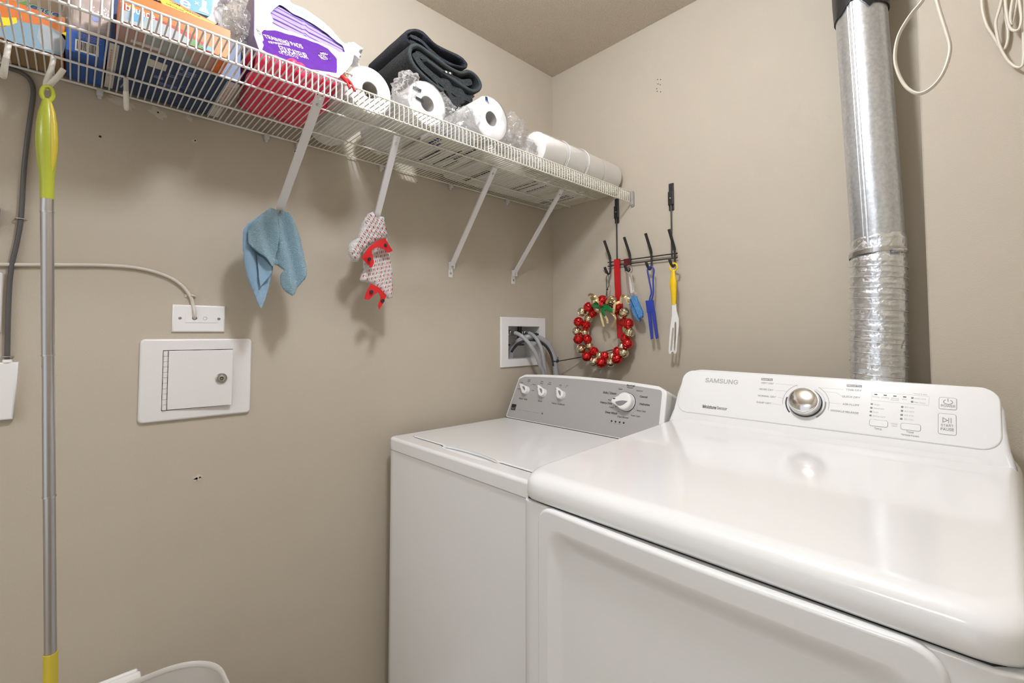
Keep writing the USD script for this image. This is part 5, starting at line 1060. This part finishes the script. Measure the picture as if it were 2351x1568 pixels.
def wrap(t, x0, x1, y, z, r, seed, tails=True):
    q = np.linspace(0, 2 * math.pi, 49)[:-1]; R_ = []
    for x, s, j in ((x0 - .004, .12, 0), (x0 - .003, .6, 0), (x0 - .001, .99, .3), (x0 + .02, 1.025, 1), (x0 + .07, 1.03, 1), (x0 + .13, 1.03, 1), (x0 + .19, 1.03, 1), (x1 - .02, 1.03, 1), (x1 - .004, 1.03, 1), (x1 + .0025, .99, .4), (x1 + .0035, .75, .6), (x1 + .0030, .45, .4), (x1 + .002, .12, 0)):
        f = 1 + .03 * j * (meshkit.noise(np.stack([np.cos(q) * 4 + x * 40, np.sin(q) * 4, 0 * q + seed], -1), seed) - .4)
        R_.append(np.c_[np.full(48, x) + .0012 * j * np.sin(5 * q + seed), y + r * s * f * np.cos(q), np.maximum(z + r * s * f * np.sin(q), ZT + .0003)])
    return obj('plastic_wrap', noisy(loft(R_), .0008, 120, seed), 'film_wrap', t, 60)
wrap(r2_, .07, .345, -.884, ZT + .058, .058, 2)
for (y, z, sc, sd_) in ((-.818, ZT + .055, (.035, .022, .050), 21), (-.938, ZT + .085, (.05, .013, .035), 22)):
    e_ = trimesh.creation.icosphere(subdivisions=5); e_.apply_scale(sc); e_.apply_translation((.318, y, z)); e_ = crumple(e_, .014, 48, sd_); e_.vertices[:, 2] = np.maximum(e_.vertices[:, 2], ZT + .0004); obj('crumpled_film', e_, 'film_bag', r2_, 25)
r3_ = roll_x('paper_towel_roll', 'plastic-wrapped paper towel roll with a small blue mark, right of the towels', .388, .275, -.699, ZT + .063, .0625, .021, group='paper towel rolls on the shelf')
wrap(r3_, .113, .388, -.699, ZT + .063, .0625, 4)
bl = [(-0.7248, 1.9447), (-0.7162, 1.9461), (-0.7151, 1.9381), (-0.7097, 1.9274), (-0.7183, 1.9353), (-0.7237, 1.9359)]
obj('printed_mark', ext(sg.Polygon(bl), .0005, LEFT(.3915)), 'card_navy', r3_, False)
for (c3, sc, sd_) in (((.345, -.585, ZT + .060), (.045, .040, .055), 31), ((.365, -.625, ZT + .025), (.03, .03, .024), 32), ((.33, -.530, ZT + .035), (.04, .045, .034), 33), ((.372, -.775, ZT + .03), (.025, .03, .028), 34)):
    e_ = trimesh.creation.icosphere(subdivisions=5); e_.apply_scale(sc); e_.apply_translation(c3); e_ = crumple(e_, .017, 42, sd_); e_.vertices[:, 2] = np.maximum(e_.vertices[:, 2], ZT + .0004); e_.vertices[:, 0] = np.minimum(e_.vertices[:, 0], .40)
    obj('crumpled_film', e_, 'film_bag', r3_, 25, 'crumpled empty end of the plastic wrap')
obj('film_strip', tube(curve([(.335, -.560, ZT + .105), (.332, -.548, ZT + .118), (.330, -.538, ZT + .122)], 5), .0016, 6, flat=.3), 'bag_white', r3_)
rp4 = thing('toilet_roll_pack', 'long film-wrapped row of toilet rolls along the front of the shelf at the back wall', 'roll pack', (.318, -.24, ZT))
yA, n4, r4 = -.458, 4, .0605
L4 = .438 / n4
for i in range(n4):
    m = roll_mesh(r4 - .0015, .0195, L4 - .003); m.apply_transform(rotation_matrix(-math.pi / 2, [1, 0, 0])); m.apply_translation((.318, yA + i * L4, ZT + r4)); obj('toilet_roll', m, 'paper_emboss', rp4, 40)
q = np.linspace(0, 2 * math.pi, 49)[:-1]; R_ = []
for y, s, j in [(yA - .003, .10, 0), (yA - .0045, .5, .4), (yA - .004, .80, .5), (yA - .001, 1.0, .5)] + [(yA + .018, 1.03, 1), (yA + .07, 1.03, 1), (yA + .10, 1.028, .6), (yA + .125, 1.03, .6), (yA + .19, 1.025, .5), (yA + .23, 1.03, 1), (yA + .30, 1.02, .3), (yA + .38, 1.02, .4), (yA + .425, 1.015, .4), (yA + .438, .93, .2), (yA + .441, .6, 0), (yA + .442, .1, 0)]:
    f = 1 + .03 * j * (meshkit.noise(np.stack([np.cos(q) * 4, np.sin(q) * 4, 0 * q + y * 30], -1), 6) - .4)
    R_.append(np.c_[.318 + r4 * s * f * np.cos(q), np.full(48, y), np.maximum(ZT + r4 + r4 * s * f * np.sin(q), ZT + .0003)])
obj('pack_film', noisy(loft(R_), .0006, 90, 8), 'film_wrap', rp4, 60)
for y in (yA + .118, yA + .222, yA + .226):
    obj('film_seam', tube([(.318 + r4 * 1.035 * math.cos(a), y + .003 * math.sin(3 * a), ZT + r4 + r4 * 1.035 * math.sin(a)) for a in np.linspace(-.9, 3.4, 24)], .0009, 6), 'bag_white', rp4)
mat('pack_print', (.78, .76, .72), .4); mat('print_ink', (.05, .05, .055), .5); mat('print_navy', (.01, .02, .16), .5)
pk5 = thing('paper_pack', 'flat white paper pack seen from below behind the film-wrapped rolls', 'pack', (.14, -.35, ZT))
obj('pack', noisy(as_tm(as_mf(box((.018, -.615, ZT + .001), (.245, -.05, ZT + .098), .018, 3)).refine_to_length(.02)), .0015, 20, 3), 'pack_print', pk5, 60)
u5 = frame((0, 0, ZT + .0004), (1, 0, 0), (0, -1, 0))
for i, (x0, y0, x1, y1, look, n) in enumerate([(.10, -.36, .23, -.345, 'print_ink', 12), (.10, -.33, .22, -.322, 'print_ink', 16), (.12, -.29, .23, -.275, 'print_navy', 8), (.05, -.14, .20, -.12, 'print_navy', 9), (.05, -.105, .2, -.09, 'print_ink', 12), (.06, -.55, .2, -.535, 'print_ink', 11)]):
    bars(x0, -y1, x1, -y0, look, pk5, u5, n, 90 + i, 'fine_print', 0)
pk6 = thing('printed_wrapper', 'flat printed white wrapper under the wrapped paper towel rolls', 'wrapper', (.15, -.77, ZT))
obj('wrapper', sheet(sg.Polygon([(.05, -.84), (.30, -.845), (.325, -.80), (.31, -.66), (.27, -.645), (.06, -.64)]), lambda x, y: .0003 * np.sin(40 * x), .02, .0003, frame((0, 0, ZT + .0004), (1, 0, 0), (0, 1, 0))), 'pack_print', pk6, 40)
u6 = frame((0, 0, ZT - .0002), (1, 0, 0), (0, -1, 0))
for i, (x0, y0, x1, y1, look, n) in enumerate([(.12, -.775, .235, -.760, 'print_ink', 11), (.14, -.752, .215, -.747, 'print_ink', 14), (.12, -.718, .275, -.708, 'print_ink', 17), (.20, -.700, .31, -.684, 'print_ink', 9), (.12, -.678, .2, -.668, 'print_ink', 9), (.25, -.825, .305, -.805, 'print_navy', 4), (.24, -.80, .28, -.79, 'print_navy', 3)]):
    bars(x0, -y1, x1, -y0, look, pk6, u6, n, 120 + i, 'fine_print', 0)

# two folded dark towels
mat('towel_black', (.010, .0125, .0135), .95, bump=('noise', 420., 1.0, .006), vary=(300., (.045, .055, .055), .9), sheen_weight=.04)
mat('towel_navy', (.011, .013, .020), .95, bump=('noise', 420., 1.0, .006), vary=(300., (.040, .045, .062), .9), sheen_weight=.04)
mat('towel_hem', (.040, .050, .050), .9, bump=('noise', 600., .8, .003))
def towel_prism(poly, x0, x1, n, seed):
    pg = max(getattr(poly, 'geoms', [poly]), key=lambda g: g.area)
    cap = trimesh.creation.extrude_polygon(pg.simplify(.0006), 1.0, engine='earcut')
    ms = []
    V = np.array(cap.vertices); F = cap.faces
    side = ~((np.abs(V[F][:, :, 2] - V[F][:, :1, 2]) < 1e-9).all(1))
    caps = F[~side]; loops = [np.array(r.coords)[:-1] for r in [pg.simplify(.0006).exterior, *pg.simplify(.0006).interiors]]
    out = [trimesh.Trimesh(V, caps, process=True)]
    for L in loops:
        k = len(L); zs_ = np.linspace(0, 1, n); v = np.vstack([np.c_[L, np.full(k, z)] for z in zs_])
        f = [(i * k + j, i * k + (j + 1) % k, (i + 1) * k + (j + 1) % k, (i + 1) * k + j) for i in range(n - 1) for j in range(k)]
        out.append(as_tm((v, np.array(f))))
    m = trimesh.util.concatenate(out); m.merge_vertices(); trimesh.repair.fix_normals(m)
    v = m.vertices
    m.vertices = np.c_[x0 + (x1 - x0) * v[:, 2], v[:, 0], v[:, 1]]
    if m.volume < 0: m.invert()
    return noisy(m, .0022, 70, seed)
T_ = [[(-0.7839, 1.9852), (-0.834, 1.9982), (-0.8762, 2.0185), (-0.894, 2.0409), (-0.8942, 2.0639), (-0.8824, 2.0781), (-0.8618, 2.0838), (-0.815, 2.074), (-0.7638, 2.0629), (-0.721, 2.0639), (-0.6877, 2.0807), (-0.6579, 2.0749), (-0.6426, 2.0547), (-0.6554, 2.0342), (-0.6874, 2.0242), (-0.7636, 2.0366), (-0.8188, 2.0493), (-0.8423, 2.0541)], [(-0.871, 2.0572), (-0.8441, 2.0348), (-0.7842, 2.0155), (-0.7206, 2.0004), (-0.6759, 2.0037)], [(-0.8617, 2.0696), (-0.8149, 2.0586), (-0.7637, 2.0497), (-0.7099, 2.0439), (-0.6762, 2.0568)], [(-0.7506, 1.9842), (-0.7841, 2.0069), (-0.8045, 2.0215)], [(-0.8899, 2.0848), (-0.901, 2.0955), (-0.9002, 2.1099), (-0.8866, 2.1236), (-0.8642, 2.1323), (-0.8412, 2.1327), (-0.8134, 2.1195), (-0.7809, 2.1163), (-0.743, 2.1185), (-0.7103, 2.1179), (-0.6924, 2.1071), (-0.6991, 2.0944), (-0.732, 2.0846), (-0.7848, 2.085), (-0.8252, 2.0971), (-0.8487, 2.1081), (-0.8715, 2.1096), (-0.8846, 2.1087)], [(-0.8826, 2.0955), (-0.8543, 2.0946), (-0.8151, 2.0843), (-0.7681, 2.0761), (-0.7341, 2.0775)], [(-0.7515, 2.1078), (-0.7213, 2.1043), (-0.7014, 2.1053)]]
def lines(ps, w): return so.unary_union([sg.LineString(curve([(a, b, 0) for a, b in p], 4)[:, :2]).buffer(w / 2) for p in ps])
tw1 = thing('folded_towel', 'black rolled-up towel on top of the paper towel rolls, under the navy one', 'towel', (.16, -.80, 1.95))
hem = lines([T_[0]], .0118)
obj('towel', [towel_prism(hem.simplify(.0004), .05, .270, 8, 1), towel_prism(lines([T_[1], T_[2]], .019).difference(hem.buffer(.0005)), .05, .262, 6, 2)], 'towel_black', tw1, 60)
obj('hem', [tube(curve([(.2705, a, b) for a, b in T_[0]], 4), .0052, 8, flat=1.0)], 'towel_hem', tw1, 60, 'stitched towel edge')
tl1 = [(-0.7872, 2.0448), (-0.754, 2.0484), (-0.756, 2.0388), (-0.7892, 2.0397)]
obj('care_label', ext(sg.Polygon(tl1), .0008, LEFT(.2765)), 'ink_black', tw1, False)
lc = [(-0.78, 2.0399), (-0.7665, 2.0417)]
for (y, z), k in zip(lc, (0, 1)): obj('label_print', ext(rrect(y, z, y + .006, z + .005, .001).difference(sg.box(y + .002, z + .002, y + .004, z + .0035)), .0013, LEFT(.2765)), 'card_white', tw1, False)
hp_ = sg.Polygon([(-0.8171, 2.0115), (-0.768, 1.9968), (-0.7293, 1.9445), (-0.703, 1.9514), (-0.7207, 1.9689), (-0.6625, 2.0149), (-0.7079, 2.0206), (-0.7724, 2.0322)])
obj('hanging_end', sheet(hp_.buffer(.002), lambda x, y: .004 * np.sin(x * 130), .008, .012, LEFT(.262)), 'towel_black', tw1, 60)
tw2 = thing('folded_towel', 'dark navy rolled-up towel lying on top of the black one', 'towel', (.16, -.80, 2.04))
hem2 = lines([T_[4]], .0092)
obj('towel', [towel_prism(hem2.simplify(.0004), .045, .262, 8, 5), towel_prism(lines([T_[5], T_[6]], .012).difference(hem2.buffer(.0005)), .045, .256, 6, 6)], 'towel_navy', tw2, 60)

# ---------------------------------------------------------------- cloth and mop pad on the braces
mat('terry_blue', (.25, .42, .51), .95, bump=('noise', 420., 1.0, .006), vary=(260., (.36, .53, .61), .7), sheen_weight=.3)
mat('terry_blue_flat', (.24, .38, .51), .95, bump=('noise', 600., .5, .003), sheen_weight=.2)
CLX = .130
cz = thing('cleaning_cloth', 'light blue terry cloth draped over the end of a shelf brace', 'cloth', (.08, -1.16, 1.5))
cp_ = [[(-1.2037, 1.588), (-1.2257, 1.5644), (-1.2437, 1.549), (-1.254, 1.5311), (-1.2542, 1.4989), (-1.2496, 1.4532), (-1.2388, 1.41), (-1.2252, 1.3745), (-1.2116, 1.3396), (-1.2, 1.3699), (-1.192, 1.3972), (-1.1869, 1.4246), (-1.1836, 1.4542), (-1.1802, 1.5723)], [(-1.2037, 1.5891), (-1.222, 1.563), (-1.24, 1.5476), (-1.2459, 1.5263), (-1.2461, 1.497), (-1.2219, 1.4747), (-1.2086, 1.4639), (-1.1921, 1.4439), (-1.1859, 1.4497), (-1.1819, 1.5089), (-1.1792, 1.5704), (-1.1864, 1.5891)], [(-1.1812, 1.57), (-1.1728, 1.5927), (-1.1567, 1.585), (-1.14, 1.5578), (-1.1228, 1.5257), (-1.12, 1.5087), (-1.1136, 1.479), (-1.1078, 1.4534), (-1.1106, 1.4314), (-1.1226, 1.4065), (-1.1445, 1.374), (-1.1608, 1.3889), (-1.169, 1.4073), (-1.1704, 1.4261), (-1.1638, 1.4393), (-1.1738, 1.4489), (-1.1879, 1.4568), (-1.1843, 1.4876), (-1.1819, 1.5089)], [(-1.2228, 1.4725), (-1.2086, 1.4639), (-1.1921, 1.4439), (-1.1927, 1.4283), (-1.2, 1.4152), (-1.2164, 1.3934), (-1.2207, 1.4196)], [(-1.1357, 1.5476), (-1.1228, 1.5257), (-1.12, 1.5087), (-1.1247, 1.5167), (-1.1334, 1.5372)]]
def ragged(p, amp, seed, st=.0022):
    q = sg.Polygon(p).buffer(0); k = np.random.default_rng(seed); L = q.exterior
    return sg.Polygon([np.array(L.interpolate(t).coords[0]) + k.normal(0, amp, 2) for t in np.linspace(0, L.length, int(L.length / st), endpoint=False)]).buffer(0)
fold = lambda y, z, f, ph, a: a * np.sin((y + .25 * (z - 1.5)) * f + ph)
obj('back_fold', sheet(ragged(cp_[0], .0004, 1), lambda y, z: -.020 + fold(y, z, 95, .5, .006) - .25 * np.clip(z - 1.50, 0, 1) * 0, .005, .0035, LEFT(CLX)), 'terry_blue_flat', cz, 60)
obj('front_fold', sheet(ragged(cp_[1], .0005, 2), lambda y, z: .004 + fold(y, z, 150, 2.2, .008) + .10 * np.clip(1.46 - z, 0, .1), .005, .004, LEFT(CLX)), 'terry_blue', cz, 60)
obj('right_fold', sheet(ragged(cp_[2], .0005, 3), lambda y, z: .000 + fold(y, z, 160, .6, .009), .005, .004, LEFT(CLX)), 'terry_blue', cz, 60)
obj('turned_corner', sheet(ragged(cp_[3], .0005, 4), lambda y, z: -.006 + fold(y, z, 120, 1.0, .004), .005, .0035, LEFT(CLX)), 'terry_blue_flat', cz, 60)
mat('pad_white', (.80, .77, .74), .95, bump=('noise', 350., .9, .006)); mat('pad_red', (.55, .02, .02), .9); mat('pad_grey', (.40, .42, .44), .9); mat('strap_glossy', (.62, .012, .016), .35); mat('snap_black', (.02, .022, .028), .4)
mpx = .110
pd = thing('mop_pad', 'white mop pad with red and grey flecks and red snap straps on a brace', 'mop pad', (.06, -.9, 1.45))
mp_ = [[(-0.933, 1.6279), (-0.9201, 1.6352), (-0.904, 1.6132), (-0.8975, 1.6256), (-0.8867, 1.6237), (-0.8795, 1.5935), (-0.8732, 1.5694), (-0.8898, 1.559), (-0.9291, 1.5368), (-0.9541, 1.5094), (-0.9632, 1.4832), (-0.9786, 1.4851), (-0.991, 1.5038), (-0.9909, 1.5239), (-0.9795, 1.542), (-0.9623, 1.5516), (-0.948, 1.6021)], [(-0.8979, 1.5583), (-0.8682, 1.5676), (-0.8564, 1.511), (-0.8489, 1.4663), (-0.8474, 1.3882), (-0.8603, 1.3845), (-0.8904, 1.4056), (-0.9171, 1.4253), (-0.9479, 1.4326), (-0.9432, 1.4528), (-0.9232, 1.4911), (-0.9054, 1.5276)], [(-0.8925, 1.5591), (-0.8788, 1.5435), (-0.8622, 1.5255), (-0.8785, 1.5165), (-0.8974, 1.5261), (-0.9186, 1.5284), (-0.9308, 1.5171), (-0.9231, 1.4838), (-0.9293, 1.4674), (-0.9487, 1.4811), (-0.9634, 1.4939), (-0.9392, 1.5258), (-0.9188, 1.5455)], [(-0.9222, 1.4242), (-0.8958, 1.4126), (-0.8714, 1.3931), (-0.8819, 1.3715), (-0.8976, 1.3494), (-0.9017, 1.3608), (-0.8923, 1.3858), (-0.901, 1.4012), (-0.914, 1.3919), (-0.9267, 1.3771), (-0.9415, 1.3783), (-0.9347, 1.4003)], [(-0.8909, 1.5369), (-0.9404, 1.4912)], [(-0.9232, 1.4003), (-0.8868, 1.3762)], [(-0.991, 1.5038), (-0.9786, 1.4851), (-0.9612, 1.4822), (-0.9735, 1.4761), (-0.9908, 1.4908)]]
puf = lambda p, h: (lambda y, z: h * np.sqrt(np.clip(__import__('shapely').distance(__import__('shapely').points(y, z), sg.Polygon(p).exterior) / .012, 0, 1)))
bp1, bp2 = sg.Polygon(mp_[0]).buffer(0), sg.Polygon(mp_[1]).buffer(0)
f1 = lambda y, z: .008 + puf(mp_[0], .011)(y, z) + .002 * np.sin(z * 400)
f2 = lambda y, z: -.006 + puf(mp_[1], .010)(y, z) + .0015 * np.sin(y * 300)
obj('upper_pad', sheet(ragged(bp1.exterior.coords, .0004, 5), f1, .0045, .010, LEFT(mpx)), 'pad_white', pd, 60)
obj('lower_pad', sheet(ragged(bp2.exterior.coords, .0004, 6), f2, .0045, .010, LEFT(mpx)), 'pad_white', pd, 60)
def flecks(P, f, ang, seed, sx=.0095, sy=.013):
    y0, z0, y1, z1 = P.bounds; c, s = math.cos(ang), math.sin(ang); R = {'pad_red': [], 'pad_grey': []}
    kk_ = np.random.default_rng(seed)
    for i, u in enumerate(np.arange(-.12, .12, sx * .62)):
        for j, v in enumerate(np.arange(-.14, .14, sy)):
            v2 = v + (i % 4) * sy / 4; yy, zz2 = (y0 + y1) / 2 + c * u - s * v2, (z0 + z1) / 2 + s * u + c * v2
            e0 = np.array([yy, zz2]); e1 = e0 + np.array([-s, c]) * .0062
            if P.buffer(-.0018).contains(sg.LineString([e0, e1])):
                pts = np.linspace(e0, e1, 4); xs = f(pts[:, 0], pts[:, 1]) + mpx + .0006
                R['pad_red' if i % 2 == 0 else 'pad_grey'].append(tube([(x, *p) for x, p in zip(xs, pts)], .0011, 5))
    return R
for P, f, a, s in ((bp1, f1, .55, 1), (bp2, f2, -.22, 2)):
    for look, ms in flecks(P, f, a, s).items():
        if ms: tag(obj('fleck', ms, look, pd, 60), kind='stuff')
obj('snap_strap', sheet(sg.Polygon(mp_[2]).buffer(0), lambda y, z: .026 + .004 * np.sin(y * 90 + 1), .006, .0015, LEFT(mpx)), 'strap_glossy', pd, 40, 'red strap with black snaps')
obj('snap_strap', sheet(sg.Polygon(mp_[3]).buffer(0), lambda y, z: .006 + .003 * np.sin(y * 90 + 1), .006, .0015, LEFT(mpx)), 'strap_glossy', pd, 40, 'red strap with black snaps')
for (y, z), x in zip(list(mp_[4]) + list(mp_[5]), (.136, .138, .118, .117)): obj('snap', lathe([(0, 0), (.0056, 0), (.0054, .0024), (.0042, .0034), (.0036, .0028), (0, .0028)], 20, (x + .001, y, z), 'x'), 'snap_black', pd, 40)

# ---------------------------------------------------------------- cords at the upper right
lo_ = [(1.2997, 1.828), (1.2816, 1.8049), (1.2663, 1.7786), (1.2603, 1.7474), (1.263, 1.7199), (1.2718, 1.6931), (1.2835, 1.676), (1.2942, 1.6704), (1.306, 1.6753), (1.3168, 1.6896), (1.3245, 1.7119), (1.3277, 1.7352), (1.324, 1.7619), (1.3182, 1.7935), (1.3143, 1.8201)]
hc_ = thing('cord_loop', 'white cord hanging down in a single open loop in front of the vent pipe', 'cord', (1.32, -.55, 2.43))
x_t = (lo_[0][0] + lo_[-1][0]) / 2
pl_, pr_ = [np.array([x, -.55 - .004 * math.sin(i), z]) for i, (x, z) in enumerate(lo_)], None
j_ = np.array([x_t, -.55, pl_[0][2] + .085])
top_ = np.array([x_t, -.55, 2.425])
up1 = [top_ + (j_ - top_) * t + [.0035, 0, 0] for t in np.linspace(0, 1, 12)]; dn1 = [top_ + (j_ - top_) * t + [-.0035, -.006, 0] for t in np.linspace(1, 0, 12)]
pp = up1 + [j_ + (pl_[0] - j_) * t + [.0035 * (1 - t), 0, 0] for t in (.33, .66)] + pl_ + [pl_[-1] + (j_ - pl_[-1]) * t + [-.0035 * t, -.006 * t, 0] for t in (.33, .66)] + dn1
obj('cord', tube(curve(pp, 6), .0043, 8, flat=.6, up=(0, -1, 0)), 'cable_white', hc_, 60)
obj('ceiling_hook', [tube([(x_t, -.55, 2.44), (x_t, -.55, 2.432), (x_t + .008, -.55, 2.422), (x_t, -.55, 2.414), (x_t - .006, -.55, 2.418)], .002, 8), lathe([(0, 2.436), (.010, 2.436), (.010, 2.44), (0, 2.44)], 16, (x_t, -.55, 0))], 'trim_white', hc_)
cb_ = thing('cord_bundle', 'cream cords hanging in a bunch against the wall at the right edge', 'cords', (1.41, -.12, 2.2))
loops = [[(1.3609, 2.0253), (1.3613, 1.9892), (1.3663, 1.9533), (1.3759, 1.9242), (1.3896, 1.8893), (1.3977, 1.918), (1.3944, 1.974), (1.3918, 2.0082)], [(1.3932, 2.0074), (1.3863, 1.9728), (1.3804, 1.9484), (1.3818, 1.9203), (1.386, 1.891), (1.3959, 1.8595), (1.4081, 1.8391), (1.4167, 1.8429), (1.419, 1.897), (1.4206, 1.9922)], [(1.4088, 1.9987), (1.4035, 1.9638), (1.4014, 1.9432), (1.4031, 1.9294), (1.4065, 1.946), (1.4134, 1.9854)], [(1.4142, 1.9904), (1.416, 1.9572), (1.4169, 1.93), (1.4132, 1.9126), (1.4055, 1.9142), (1.3995, 1.928), (1.3962, 1.9621), (1.3954, 2.0062)], [(1.4234, 1.9907), (1.4224, 1.9379), (1.4214, 1.8958), (1.4245, 1.8732)]]
for i, l in enumerate(loops):
    obj('cord', tube(curve([(x, -.113 - .007 * i - .004 * math.sin(j), z) for j, (x, z) in enumerate(l)] , 6), .0036, 8, flat=.75, up=(0, -1, 0)), 'cable_white', cb_, 60)
xb = float(np.mean([l[0][0] for l in loops]))
obj('cord_hook', [tube([(xb, -.102, 2.17), (xb, -.15, 2.165), (xb, -.16, 2.175)], .004, 8), box((xb - .03, -.108, 2.12), (xb + .03, -.1005, 2.20), .004, 2)], 'trim_white', cb_)
